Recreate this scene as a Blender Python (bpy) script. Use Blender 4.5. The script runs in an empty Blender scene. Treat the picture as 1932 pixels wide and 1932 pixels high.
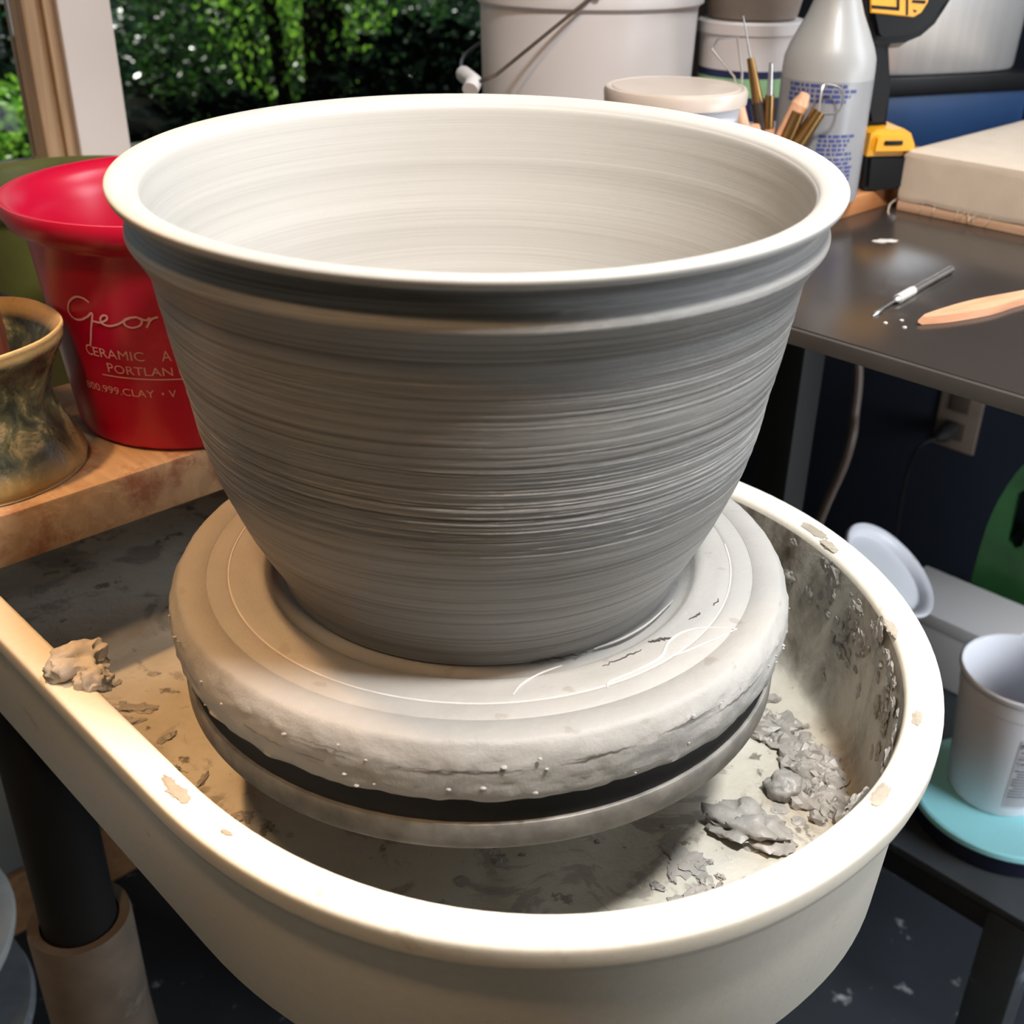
import bpy, bmesh, math, random
from mathutils import Vector, Matrix, noise
random.seed(7)
sc = bpy.context.scene
COL = sc.collection
PI = math.pi
Z0 = 0.90                                   # height of the wheel head above the floor
PHI = math.radians(132.2)                   # the room's axes: u runs along the work table, n towards the right wall
UX, UY = math.cos(PHI), math.sin(PHI)
NX, NY = math.sin(PHI), -math.cos(PHI)
def W(u, n, z=0.0): return Vector((u*UX + n*NX, u*UY + n*NY, z + Z0))

# ------------------------------------------------------------------ materials
def srgb(r, g, b):
    f = lambda c: (c/255/12.92) if c/255 <= 0.04045 else ((c/255+0.055)/1.055)**2.4
    return (f(r), f(g), f(b), 1.0)
def newmat(name):
    m = bpy.data.materials.new(name); m.use_nodes = True
    nt = m.node_tree; nt.nodes.clear()
    out = nt.nodes.new('ShaderNodeOutputMaterial')
    b = nt.nodes.new('ShaderNodeBsdfPrincipled')
    nt.links.new(b.outputs[0], out.inputs[0])
    return m, nt, b, out
def coords(nt, scale=(1, 1, 1), kind='Object'):
    tc = nt.nodes.new('ShaderNodeTexCoord'); mp = nt.nodes.new('ShaderNodeMapping')
    mp.inputs['Scale'].default_value = scale
    nt.links.new(tc.outputs[kind], mp.inputs[0]); return mp.outputs[0]
def noise_node(nt, vec, scale, detail=4, rough=0.55, dist=0.0):
    n = nt.nodes.new('ShaderNodeTexNoise')
    n.inputs['Scale'].default_value = scale; n.inputs['Detail'].default_value = detail
    n.inputs['Roughness'].default_value = rough; n.inputs['Distortion'].default_value = dist
    nt.links.new(vec, n.inputs['Vector']); return n.outputs[0]
def ramp(nt, fac, stops):
    r = nt.nodes.new('ShaderNodeValToRGB'); e = r.color_ramp.elements
    e[0].position, e[0].color = stops[0]; e[1].position, e[1].color = stops[-1]
    for p, c in stops[1:-1]:
        x = e.new(p); x.color = c
    nt.links.new(fac, r.inputs[0]); return r.outputs[0]
G = lambda v: (v, v, v, 1)
def mixc(nt, fac, a, b):
    m = nt.nodes.new('ShaderNodeMix'); m.data_type = 'RGBA'
    for s, v in ((0, fac), (6, a), (7, b)):
        if hasattr(v, 'links'): nt.links.new(v, m.inputs[s])
        else: m.inputs[s].default_value = v
    return m.outputs[2]
def bump(nt, b, h, strength, dist):
    k = nt.nodes.new('ShaderNodeBump'); k.inputs['Strength'].default_value = strength
    k.inputs['Distance'].default_value = dist
    nt.links.new(h, k.inputs['Height']); nt.links.new(k.outputs[0], b.inputs['Normal'])
def mat(name, col, rough=0.5, metal=0.0, var=0.12, vscale=30, vs=(1, 1, 1), bmp=0.0, bdist=0.001, bscale=None, spec=0.5, coat=0.0, dirt=None, dscale=12, dthr=(0.56, 0.66)):
    m, nt, b, o = newmat(name)
    v = coords(nt, vs)
    n = noise_node(nt, v, vscale)
    dark = tuple(c*(1-var) for c in col[:3]) + (1,); lite = tuple(min(1, c*(1+var)) for c in col[:3]) + (1,)
    c = ramp(nt, n, [(0.3, dark), (0.7, lite)])
    if dirt is not None:
        dn = noise_node(nt, coords(nt), dscale, 6, 0.65)
        c = mixc(nt, ramp(nt, dn, [(dthr[0], G(0)), (dthr[1], G(1))]), c, dirt)
    nt.links.new(c, b.inputs['Base Color'])
    b.inputs['Roughness'].default_value = rough; b.inputs['Metallic'].default_value = metal
    b.inputs['Specular IOR Level'].default_value = spec; b.inputs['Coat Weight'].default_value = coat
    if bmp > 0:
        bump(nt, b, noise_node(nt, v, bscale or vscale*3, 6, 0.6), bmp, bdist)
    return m

def bowl_clay(name, fs, ms, streak, rough, k=1.0):
    m, nt, b, o = newmat(name)
    fine = noise_node(nt, coords(nt, (1.4, 1.4, 360)), 1.0, 8, 0.72)
    mid = noise_node(nt, coords(nt, (1.0, 1.0, 60)), 1.0, 5, 0.6)
    c = ramp(nt, mid, [(0.3, srgb(168*k, 165*k, 160*k)), (0.7, srgb(178*k, 175*k, 170*k))])
    c = mixc(nt, ramp(nt, fine, [(0.36, G(streak)), (0.52, G(0))]), c, srgb(104*k, 98*k, 91*k))
    nt.links.new(c, b.inputs['Base Color']); b.inputs['Roughness'].default_value = rough
    b.inputs['Specular IOR Level'].default_value = 0.9 if k < 1 else 0.4
    k1 = nt.nodes.new('ShaderNodeBump'); k1.inputs['Strength'].default_value = fs; k1.inputs['Distance'].default_value = 0.0012
    nt.links.new(fine, k1.inputs['Height'])
    k2 = nt.nodes.new('ShaderNodeBump'); k2.inputs['Strength'].default_value = ms; k2.inputs['Distance'].default_value = 0.002
    nt.links.new(mid, k2.inputs['Height']); nt.links.new(k1.outputs[0], k2.inputs['Normal'])
    nt.links.new(k2.outputs[0], b.inputs['Normal'])
    return m
def bat_clay():
    m, nt, b, o = newmat('bat_clay')
    v = coords(nt)
    n = noise_node(nt, v, 9, 6, 0.6); f = noise_node(nt, v, 90, 8, 0.7)
    c = ramp(nt, n, [(0.3, srgb(146, 143, 139)), (0.7, srgb(164, 161, 156))])
    sp = noise_node(nt, coords(nt, (1, 1, 2.5)), 55, 3, 0.5)
    c = mixc(nt, ramp(nt, sp, [(0.66, G(0)), (0.70, G(0.6))]), c, srgb(140, 133, 124))
    nt.links.new(c, b.inputs['Base Color']); b.inputs['Roughness'].default_value = 0.42
    b.inputs['Specular IOR Level'].default_value = 0.4
    bump(nt, b, f, 0.55, 0.0018)
    return m
def pan_inside():
    m, nt, b, o = newmat('stained_pan_plastic')
    v = coords(nt)
    a = noise_node(nt, v, 7, 8, 0.62, 0.6); s = noise_node(nt, v, 24, 7, 0.65, 0.8); t = noise_node(nt, v, 70, 6, 0.7)
    c = ramp(nt, a, [(0.36, srgb(200, 198, 190)), (0.54, srgb(194, 189, 175)), (0.68, srgb(172, 161, 143))])
    c = mixc(nt, ramp(nt, s, [(0.54, G(0)), (0.60, G(0.9))]), c, srgb(146, 140, 130))
    c = mixc(nt, ramp(nt, noise_node(nt, coords(nt, (1, 1, 0.5)), 46, 5, 0.6), [(0.62, G(0)), (0.66, G(0.9))]), c, srgb(98, 90, 80))
    c = mixc(nt, ramp(nt, t, [(0.64, G(0)), (0.69, G(0.85))]), c, srgb(108, 98, 84))
    # dried slip thrown on the walls above the pan floor
    sx = nt.nodes.new('ShaderNodeSeparateXYZ'); nt.links.new(v, sx.inputs[0])
    wall = ramp(nt, sx.outputs[2], [(0.012, G(0)), (0.03, G(1))])
    mud = mixc(nt, ramp(nt, noise_node(nt, coords(nt, (1, 1, 0.45)), 16, 8, 0.68, 0.5), [(0.42, G(0)), (0.60, G(1))]), srgb(186, 182, 170), srgb(112, 104, 92))
    c = mixc(nt, wall, c, mud)
    nt.links.new(c, b.inputs['Base Color'])
    nt.links.new(ramp(nt, s, [(0.5, G(0.28)), (0.62, G(0.55))]), b.inputs['Roughness'])
    h = nt.nodes.new('ShaderNodeMath'); h.operation = 'ADD'; nt.links.new(s, h.inputs[0]); nt.links.new(t, h.inputs[1])
    bump(nt, b, h.outputs[0], 0.5, 0.0025)
    return m
def wood(name, a, c2, rough=0.6, scale=(2, 30, 30), bmp=0.25, dirt=None):
    m, nt, b, o = newmat(name)
    v = coords(nt, scale)
    n = noise_node(nt, v, 1.6, 7, 0.6, 1.2)
    c = ramp(nt, n, [(0.3, a), (0.7, c2)])
    if dirt is not None:
        c = mixc(nt, ramp(nt, noise_node(nt, coords(nt), 22, 7, 0.7), [(0.50, G(0)), (0.62, G(0.85))]), c, dirt)
    nt.links.new(c, b.inputs['Base Color']); b.inputs['Roughness'].default_value = rough
    bump(nt, b, n, bmp, 0.002)
    return m
def green_glaze():
    m, nt, b, o = newmat('mottled_green_glaze')
    v = coords(nt)
    n = noise_node(nt, v, 34, 9, 0.7, 0.8); n2 = noise_node(nt, coords(nt, (1, 1, .6)), 90, 5, 0.7)
    c = ramp(nt, n, [(0.42, srgb(38, 38, 28)), (0.54, srgb(74, 70, 44)), (0.64, srgb(150, 124, 84))])
    sx = nt.nodes.new('ShaderNodeSeparateXYZ'); nt.links.new(v, sx.inputs[0])
    c = mixc(nt, ramp(nt, sx.outputs[2], [(0.090, G(0)), (0.096, G(0.9))]), c, srgb(196, 158, 104))
    c = mixc(nt, ramp(nt, sx.outputs[2], [(0.004, G(0.85)), (0.022, G(0))]), c, srgb(176, 146, 92))
    nt.links.new(c, b.inputs['Base Color']); nt.links.new(ramp(nt, n2, [(0.4, G(0.25)), (0.6, G(0.6))]), b.inputs['Roughness'])
    bump(nt, b, n2, 0.5, 0.002)
    return m
def leafmat(name, dark, lite, rough=0.3, tl=0.4, spec=0.5):
    m, nt, b, o = newmat(name)
    g = nt.nodes.new('ShaderNodeNewGeometry')
    c = ramp(nt, g.outputs['Random Per Island'], [(0.0, dark), (1.0, lite)])
    nt.links.new(c, b.inputs['Base Color']); b.inputs['Roughness'].default_value = rough; b.inputs['Specular IOR Level'].default_value = spec
    tr = nt.nodes.new('ShaderNodeBsdfTranslucent'); nt.links.new(c, tr.inputs[0])
    mx = nt.nodes.new('ShaderNodeMixShader'); mx.inputs[0].default_value = tl
    nt.links.new(b.outputs[0], mx.inputs[1]); nt.links.new(tr.outputs[0], mx.inputs[2]); nt.links.new(mx.outputs[0], o.inputs[0])
    return m
def clear(name, tint, rough=0.02, opac=0.06):
    m, nt, b, o = newmat(name)
    b.inputs['Base Color'].default_value = tint; b.inputs['Roughness'].default_value = rough
    b.inputs['Base Color'].default_value = (0, 0, 0, 1); b.inputs['Metallic'].default_value = 0.0
    gl = nt.nodes.new('ShaderNodeBsdfGlossy'); gl.inputs['Roughness'].default_value = rough
    t = nt.nodes.new('ShaderNodeBsdfTransparent'); t.inputs[0].default_value = tint
    f = nt.nodes.new('ShaderNodeFresnel'); f.inputs[0].default_value = 1.12
    add = nt.nodes.new('ShaderNodeMath'); add.operation = 'ADD'; add.inputs[1].default_value = opac; add.use_clamp = True
    nt.links.new(f.outputs[0], add.inputs[0])
    mx = nt.nodes.new('ShaderNodeMixShader'); nt.links.new(add.outputs[0], mx.inputs[0])
    nt.links.new(t.outputs[0], mx.inputs[1]); nt.links.new(gl.outputs[0], mx.inputs[2]); nt.links.new(mx.outputs[0], o.inputs[0])
    nt.nodes.remove(b)
    return m

M = {}
M['bowl'] = bowl_clay('thrown_clay', 1.0, 0.12, 1.0, 0.33, 0.80); M['bowl_in'] = bowl_clay('thrown_clay_smooth', 0.10, 0.22, 0.12, 0.6); M['bat'] = bat_clay(); M['pan_in'] = pan_inside()
M['pan'] = mat('cream_pan_plastic', srgb(232, 224, 208), 0.42, var=0.03, vscale=200, bmp=0.12, bdist=0.0006, bscale=900, dirt=srgb(200, 186, 164), dscale=26, dthr=(0.64, 0.74))
M['clay'] = mat('wet_clay', srgb(150, 146, 140), 0.42, var=0.15, vscale=40, bmp=0.5, bdist=0.002)
M['dark_clay'] = mat('dark_crack_clay', srgb(70, 64, 58), 0.8, var=0.2)
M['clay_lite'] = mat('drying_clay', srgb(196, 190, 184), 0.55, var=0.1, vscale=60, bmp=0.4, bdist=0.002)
M['steel'] = mat('worn_wheel_metal', srgb(136, 132, 126), 0.42, 0.35, var=0.3, vscale=60, dirt=srgb(150, 146, 138), dscale=60, dthr=(0.52, 0.66), bmp=0.15)
M['rubber'] = mat('black_rubber', srgb(26, 24, 22), 0.7, var=0.3)
M['black'] = mat('black_metal', srgb(10, 10, 11), 0.75, 0.0, var=0.3, vscale=14)
M['pipe'] = mat('grimy_pipe_plastic', srgb(116, 104, 92), 0.55, var=0.3, vscale=16, dirt=srgb(130, 122, 112), dscale=30)
M['board'] = wood('muddy_board_wood', srgb(160, 130, 100), srgb(192, 162, 128), 0.7, (3, 30, 30), 0.5, srgb(140, 86, 62))
M['plank'] = wood('orange_plank_wood', srgb(176, 112, 66), srgb(204, 140, 90), 0.45, (24, 2, 24))
M['pale_wood'] = wood('pale_tool_wood', srgb(196, 146, 112), srgb(222, 176, 142), 0.55, (60, 60, 8))
M['knife_wood'] = wood('knife_wood', srgb(196, 136, 100), srgb(224, 168, 132), 0.5, (8, 60, 60))
M['dark_wood'] = wood('dark_tool_wood', srgb(36, 28, 26), srgb(58, 46, 40), 0.4, (60, 60, 8))
M['brown_wood'] = wood('brown_brush_wood', srgb(66, 32, 24), srgb(98, 50, 36), 0.4, (60, 60, 8))
M['slab_wood'] = wood('slab_base_wood', srgb(190, 150, 120), srgb(214, 178, 148), 0.6, (3, 30, 30))
M['canvas'] = mat('canvas_cloth', srgb(204, 188, 170), 0.9, var=0.05, vscale=40, bmp=0.25, bdist=0.0008, bscale=500, dirt=srgb(196, 180, 162), dscale=18, dthr=(0.62, 0.76))
M['trim_wood'] = wood('window_stop_wood', srgb(140, 108, 76), srgb(176, 142, 106), 0.55, (40, 40, 3))
M['white_paint'] = mat('white_trim_paint', srgb(206, 193, 186), 0.55, var=0.03, vscale=6, bmp=0.05)
M['sill'] = mat('grey_sill_paint', srgb(150, 144, 132), 0.6, var=0.08)
M['pale_wall'] = mat('warm_wall_paint', srgb(206, 190, 168), 0.8, var=0.03, vscale=4)
M['wall'] = mat('grey_wall_paint', srgb(118, 120, 116), 0.75, var=0.05, vscale=5, bmp=0.05)
M['blue_wall'] = mat('navy_wall_paint', srgb(24, 31, 46), 0.7, var=0.08, vscale=5, bmp=0.05)
M['ceiling'] = mat('ceiling_paint', srgb(186, 176, 160), 0.8, var=0.03)
M['floor'] = mat('dusty_floor_mat', srgb(33, 38, 45), 0.65, var=0.2, vscale=8, dirt=srgb(150, 152, 154), dscale=24, dthr=(0.62, 0.70), bmp=0.1)
M['base_wood'] = wood('baseboard_wood', srgb(140, 100, 66), srgb(172, 130, 92), 0.5, (3, 40, 40))
M['table'] = mat('dark_table_laminate', srgb(52, 47, 44), 0.21, var=0.12, vscale=5, dirt=srgb(96, 90, 84), dscale=7, dthr=(0.60, 0.80), spec=0.6)
M['table_edge'] = mat('table_edge_band', srgb(58, 53, 49), 0.45, var=0.12)
M['red'] = mat('red_plastic', srgb(176, 6, 44), 0.3, var=0.08, vscale=10, dirt=srgb(206, 60, 72), dscale=18, dthr=(0.62, 0.80))
M['pink_ink'] = mat('faded_white_ink', srgb(214, 150, 140), 0.5, var=0.1)
M['olive'] = mat('olive_plastic', srgb(84, 86, 40), 0.45, var=0.15)
M['glaze'] = green_glaze()
M['white_plastic'] = mat('white_plastic', srgb(210, 205, 204), 0.38, var=0.02, vscale=8)
M['tub_plastic'] = mat('tub_white_plastic', srgb(216, 216, 222), 0.4, var=0.03, vscale=8, dirt=srgb(170, 166, 160), dscale=16, dthr=(0.66, 0.76))
M['cloudy'] = mat('cloudy_plastic', srgb(190, 176, 164), 0.3, var=0.06)
M['spray_plastic'] = mat('frosted_bottle_plastic', srgb(164, 163, 161), 0.36, var=0.06, vscale=8)
M['spray_water'] = mat('frosted_bottle_lower', srgb(142, 142, 145), 0.32, var=0.06, vscale=8)
M['blue_ink'] = mat('blue_label_ink', srgb(62, 70, 128), 0.5, var=0.2, vscale=200)
M['navy'] = mat('navy_plastic', srgb(16, 22, 44), 0.4, var=0.2)
M['navy_ink'] = mat('navy_label_ink', srgb(24, 32, 74), 0.5)
M['green_ink'] = mat('green_label_ink', srgb(142, 186, 138), 0.5)
M['black_ink'] = mat('black_ink', srgb(38, 38, 42), 0.5)
M['grey_label'] = mat('grey_label_paper', srgb(176, 176, 182), 0.6, var=0.03)
M['teal'] = mat('aqua_lid_plastic', srgb(136, 198, 206), 0.45, var=0.03)
M['green_jug'] = mat('green_jug_plastic', srgb(44, 86, 46), 0.35, var=0.1)
M['yellow'] = mat('yellow_tool_plastic', srgb(240, 168, 30), 0.35, var=0.06)
M['tool_black'] = mat('black_tool_plastic', srgb(17, 17, 19), 0.5, var=0.2, spec=0.25)
M['alu'] = mat('brushed_aluminium', srgb(232, 230, 228), 0.30, 0.6, var=0.06, vscale=3, vs=(30, 30, 1))
M['wire'] = mat('bail_wire', srgb(112, 104, 98), 0.35, 0.9)
M['brass'] = mat('brass_ferrule', srgb(138, 106, 64), 0.3, 0.9)
M['chrome'] = mat('tool_steel', srgb(176, 174, 172), 0.3, 0.9)
M['tote'] = mat('blue_tote_plastic', srgb(38, 74, 122), 0.5, var=0.06)
M['outlet'] = mat('outlet_plate_plastic', srgb(120, 104, 92), 0.5)
M['cable'] = mat('tan_cable_rubber', srgb(78, 64, 56), 0.6)
M['stool_grey'] = mat('grey_stool_paint', srgb(196, 200, 200), 0.5, var=0.1, dirt=srgb(110, 116, 120), dscale=10)
M['stool_dark'] = mat('dusty_dark_plate', srgb(124, 132, 140), 0.6, var=0.2, dirt=srgb(150, 156, 160), dscale=20)
M['shelf'] = mat('dusty_black_shelf', srgb(40, 44, 48), 0.6, var=0.2, dirt=srgb(128, 136, 142), dscale=9, dthr=(0.58, 0.74))
M['paint_grey'] = mat('grey_stoneware', srgb(122, 110, 100), 0.6, var=0.15)
M['glass'] = clear('window_glass', (0.96, 0.98, 0.97, 1), 0.01, 0.0)
M['leaf'] = leafmat('dark_leaf', srgb(10, 22, 12), srgb(62, 104, 40))
M['leaf2'] = leafmat('bright_leaf', srgb(60, 110, 34), srgb(150, 200, 70))
M['leaf3'] = leafmat('blue_green_leaf', srgb(10, 24, 20), srgb(46, 82, 56))
M['bark'] = mat('tree_bark', srgb(30, 25, 20), 1.0, var=0.3, spec=0.0)
M['soil'] = mat('dark_soil', srgb(10, 11, 8), 1.0, var=0.4, spec=0.0)
M['sun_block'] = mat('sun_block_board', srgb(60, 54, 48), 0.8)

# ------------------------------------------------------------------ mesh helpers
def link(name, me, m, parent=None, loc=(0, 0, 0), rz=0.0, rot=None):
    o = bpy.data.objects.new(name, me); COL.objects.link(o)
    ms = m if isinstance(m, (list, tuple)) else [m]
    for x in ms: me.materials.append(x)
    o.location = loc; o.rotation_euler = rot if rot else (0, 0, rz)
    if parent: o.parent = parent
    return o
def fin(bm, name, smooth=35):
    bmesh.ops.recalc_face_normals(bm, faces=bm.faces)
    me = bpy.data.meshes.new(name); bm.to_mesh(me); bm.free()
    if smooth:
        for p in me.polygons: p.use_smooth = True
        me.set_sharp_from_angle(angle=math.radians(smooth))
    return me
def obj(name, bm, m, parent=None, loc=(0, 0, 0), rz=0.0, smooth=35, rot=None):
    return link(name, fin(bm, name, smooth), m, parent, loc, rz, rot)
def tag(o, label, cat, group=None, kind=None):
    o['label'] = label; o['category'] = cat
    if group: o['group'] = group
    if kind: o['kind'] = kind
    return o
def thing(name, label, cat, loc, rz=0.0, group=None, rot=None):
    o = bpy.data.objects.new(name, None); COL.objects.link(o); o.empty_display_size = 0.03
    o.location = loc; o.rotation_euler = rot if rot else (0, 0, rz)
    return tag(o, label, cat, group)
def struct(name, bm, m, smooth=0, loc=(0, 0, 0), rz=0.0, parent=None):
    o = obj(name, bm, m, parent, loc, rz, smooth)
    if not parent: o['kind'] = 'structure'
    return o
def lathe(prof, seg=64, fn=None, bm=None, z0=0.0, c=(0, 0)):
    bm = bm or bmesh.new(); rings = []
    for (r, z) in prof:
        if r < 1e-5:
            p = Vector((c[0], c[1], z + z0)); rings.append([bm.verts.new(fn(p) if fn else p)])
        else:
            ring = []
            for k in range(seg):
                a = 2*PI*k/seg; p = Vector((c[0] + r*math.cos(a), c[1] + r*math.sin(a), z + z0))
                ring.append(bm.verts.new(fn(p) if fn else p))
            rings.append(ring)
    for a, b in zip(rings, rings[1:]):
        if len(a) == 1 and len(b) == 1: continue
        for k in range(seg):
            k2 = (k+1) % seg
            if len(a) == 1: bm.faces.new((a[0], b[k2], b[k]))
            elif len(b) == 1: bm.faces.new((a[k], a[k2], b[0]))
            else: bm.faces.new((a[k], a[k2], b[k2], b[k]))
    return bm
def spline(pts, n):
    out = []
    P = [pts[0]] + list(pts) + [pts[-1]]
    for i in range(1, len(P)-2):
        a, b, c, d = (Vector(P[i-1]), Vector(P[i]), Vector(P[i+1]), Vector(P[i+2]))
        for k in range(n):
            t = k/n
            out.append(0.5*((2*b) + (c-a)*t + (2*a-5*b+4*c-d)*t*t + (3*b-a-3*c+d)*t**3))
    out.append(Vector(pts[-1])); return out
def tube(path, r, seg=10, bm=None, caps=True, taper=None):
    bm = bm or bmesh.new(); path = [Vector(p) for p in path]; rings = []
    nrm = None
    for i, p in enumerate(path):
        t = (path[min(i+1, len(path)-1)] - path[max(i-1, 0)]).normalized()
        if nrm is None: nrm = t.orthogonal().normalized()
        nrm = (nrm - t*nrm.dot(t)).normalized(); bn = t.cross(nrm)
        rr = r if taper is None else r*taper[i]
        rings.append([bm.verts.new(p + (nrm*math.cos(2*PI*k/seg) + bn*math.sin(2*PI*k/seg))*rr) for k in range(seg)])
    for a, b in zip(rings, rings[1:]):
        for k in range(seg): bm.faces.new((a[k], a[(k+1) % seg], b[(k+1) % seg], b[k]))
    if caps: bm.faces.new(rings[0]); bm.faces.new(rings[-1])
    return bm
def box(sx, sy, sz, c=(0, 0, 0), bev=0.0, bm=None, segs=2):
    bm = bm or bmesh.new()
    r = bmesh.ops.create_cube(bm, size=1.0)
    for v in r['verts']: v.co = Vector((v.co.x*sx + c[0], v.co.y*sy + c[1], v.co.z*sz + c[2]))
    if bev > 0:
        es = list({e for v in r['verts'] for e in v.link_edges})
        bmesh.ops.bevel(bm, geom=es, offset=bev, segments=segs, affect='EDGES', profile=0.6)
    return bm
def prism(poly, d0, d1, bev=0.0, axis='Y', bm=None):
    """polygon in the XZ plane (axis Y) or the XY plane (axis Z), given a real depth"""
    bm = bm or bmesh.new()
    f = (lambda p, d: (p[0], d, p[1])) if axis == 'Y' else (lambda p, d: (p[0], p[1], d))
    a = [bm.verts.new(f(p, d0)) for p in poly]; b = [bm.verts.new(f(p, d1)) for p in poly]
    fs = [bm.faces.new(a), bm.faces.new(b)]
    for k in range(len(poly)): fs.append(bm.faces.new((a[k], a[(k+1) % len(a)], b[(k+1) % len(a)], b[k])))
    if bev > 0:
        bmesh.ops.bevel(bm, geom=list({e for x in fs[:2] for e in x.edges}), offset=bev, segments=2, affect='EDGES')
    return bm
def lump_bm(s, seed, amp=0.35, sub=4, freq=1.6):
    bm = bmesh.new(); bmesh.ops.create_icosphere(bm, subdivisions=sub, radius=1.0)
    off = Vector((seed*3.1, seed*1.7, seed*2.3))
    for v in bm.verts:
        d = v.co.normalized()
        k = 1 + amp*noise.noise(d*freq + off) + amp*0.5*noise.noise(d*freq*2.7 + off) + amp*0.10*noise.noise(d*freq*5 + off)
        p = d*k
        v.co = Vector((p.x*s[0], p.y*s[1], max(p.z, -0.55)*s[2] + 0.55*s[2]))
    return bm
def text_bm(txt, size, width=None):
    cu = bpy.data.curves.new('lettering', 'FONT'); cu.body = txt; cu.size = size; cu.resolution_u = 3
    o = bpy.data.objects.new('lettering', cu); COL.objects.link(o)
    bpy.context.view_layer.update()
    me = o.evaluated_get(bpy.context.evaluated_depsgraph_get()).to_mesh()
    bm = bmesh.new(); bm.from_mesh(me)
    o.evaluated_get(bpy.context.evaluated_depsgraph_get()).to_mesh_clear()
    bpy.data.objects.remove(o); bpy.data.curves.remove(cu)
    xs = [v.co.x for v in bm.verts]; x0, x1 = min(xs), max(xs)
    s = (width/(x1-x0)) if width else 1.0
    for v in bm.verts: v.co.x = (v.co.x - x0)*s
    return bm
def wrap(bm, a0, z0, rfun, rref):
    """lay flat lettering (x along, y up) onto a round wall: x becomes an angle, y a height"""
    for v in bm.verts:
        z = z0 + v.co.y; a = a0 + v.co.x/rref; r = rfun(z)
        v.co = Vector((r*math.cos(a), r*math.sin(a), z))
    return bm
def merge(dst, src):
    me = bpy.data.meshes.new('tmp'); src.to_mesh(me); src.free(); dst.from_mesh(me); bpy.data.meshes.remove(me); return dst
def strip_bm(a0, a1, z0, z1, rfun, seg=24, bm=None):
    bm = bm or bmesh.new(); rows = []
    nz = max(1, int(abs(z1-z0)/0.01))
    for j in range(nz+1):
        z = z0 + (z1-z0)*j/nz; r = rfun(z)
        rows.append([bm.verts.new((r*math.cos(a0+(a1-a0)*k/seg), r*math.sin(a0+(a1-a0)*k/seg), z)) for k in range(seg+1)])
    for a, b in zip(rows, rows[1:]):
        for k in range(seg): bm.faces.new((a[k], a[k+1], b[k+1], b[k]))
    return bm

# ------------------------------------------------------------------ camera
f_px = 2160.6
Rv = Vector(); pitch, roll, yaw = 0.4999, 0.012, 0.0309
cy, sy, cp, sp = math.cos(yaw), math.sin(yaw), math.cos(pitch), math.sin(pitch)
fw = Vector((sy*cp, cy*cp, -sp)); rt = Vector((cy, -sy, 0)); up = rt.cross(fw)
r2 = rt*math.cos(roll) + up*math.sin(roll); u2 = -rt*math.sin(roll) + up*math.cos(roll)
cam = bpy.data.cameras.new('camera'); co = bpy.data.objects.new('camera', cam); COL.objects.link(co)
mw = Matrix.Identity(4)
for i in range(3): mw[i][0], mw[i][1], mw[i][2] = r2[i], u2[i], -fw[i]
mw[0][3], mw[1][3], mw[2][3] = 0.0, -0.591, 0.3984 + Z0
co.matrix_world = mw
cam.sensor_fit = 'HORIZONTAL'; cam.sensor_width = 36; cam.lens = f_px/1932*36; cam.clip_start = 0.02
cam.dof.use_dof = True; cam.dof.focus_distance = 0.66; cam.dof.aperture_fstop = 11
sc.camera = co

# ------------------------------------------------------------------ the pottery wheel
wheel = thing('pottery_wheel', 'pottery wheel with round grey metal head on black legs in pipe sockets', 'pottery wheel', (0, 0, 0))
prof = [(0, -0.0156), (0.172, -0.0156), (0.1775, -0.0152), (0.178, -0.0140), (0.178, -0.0022), (0.1772, -0.0006), (0.1755, 0.0), (0, 0.0)]
o = obj('wheel_head', lathe(prof, 128), M['steel'], wheel, (0, 0, Z0))
o['label'] = 'worn grey metal wheel head'
obj('spacer_pad', lathe([(0, 0.0), (0.1755, 0.0), (0.1760, 0.002), (0.1755, 0.0135), (0.174, 0.0155), (0, 0.0155)], 96), M['rubber'], wheel, (0, 0, Z0))
obj('shaft', lathe([(0, -0.1145), (0.03, -0.1145), (0.03, -0.0156), (0, -0.0156)], 32), M['black'], wheel, (0, 0, Z0))
c = W(0.12, 0.023, -0.18)
obj('drive_box', box(0.5, 0.33, 0.09, bev=0.012), M['black'], wheel, c, PHI)
for (lu, ln) in ((0.353, -0.169), (0.353, 0.215), (-0.1, 0.02)):
    p = W(lu, ln)
    o = obj('leg', lathe([(0, -0.46), (0.0325, -0.46), (0.0325, -0.15), (0.0325, -0.137), (0, -0.137)], 40), M['black'], wheel, (p.x, p.y, Z0))
    s = obj('leg_socket', lathe([(0.0345, -0.455), (0.0345, -0.42), (0.0440, -0.418), (0.0450, -0.424), (0.0450, -0.55), (0.047, -0.60), (0.047, -0.9), (0, -0.9), (0, -0.47), (0.0345, -0.47), (0.0345, -0.455)], 40), M['pipe'], o)
    s['label'] = 'grimy pipe socket around the black leg'

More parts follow.
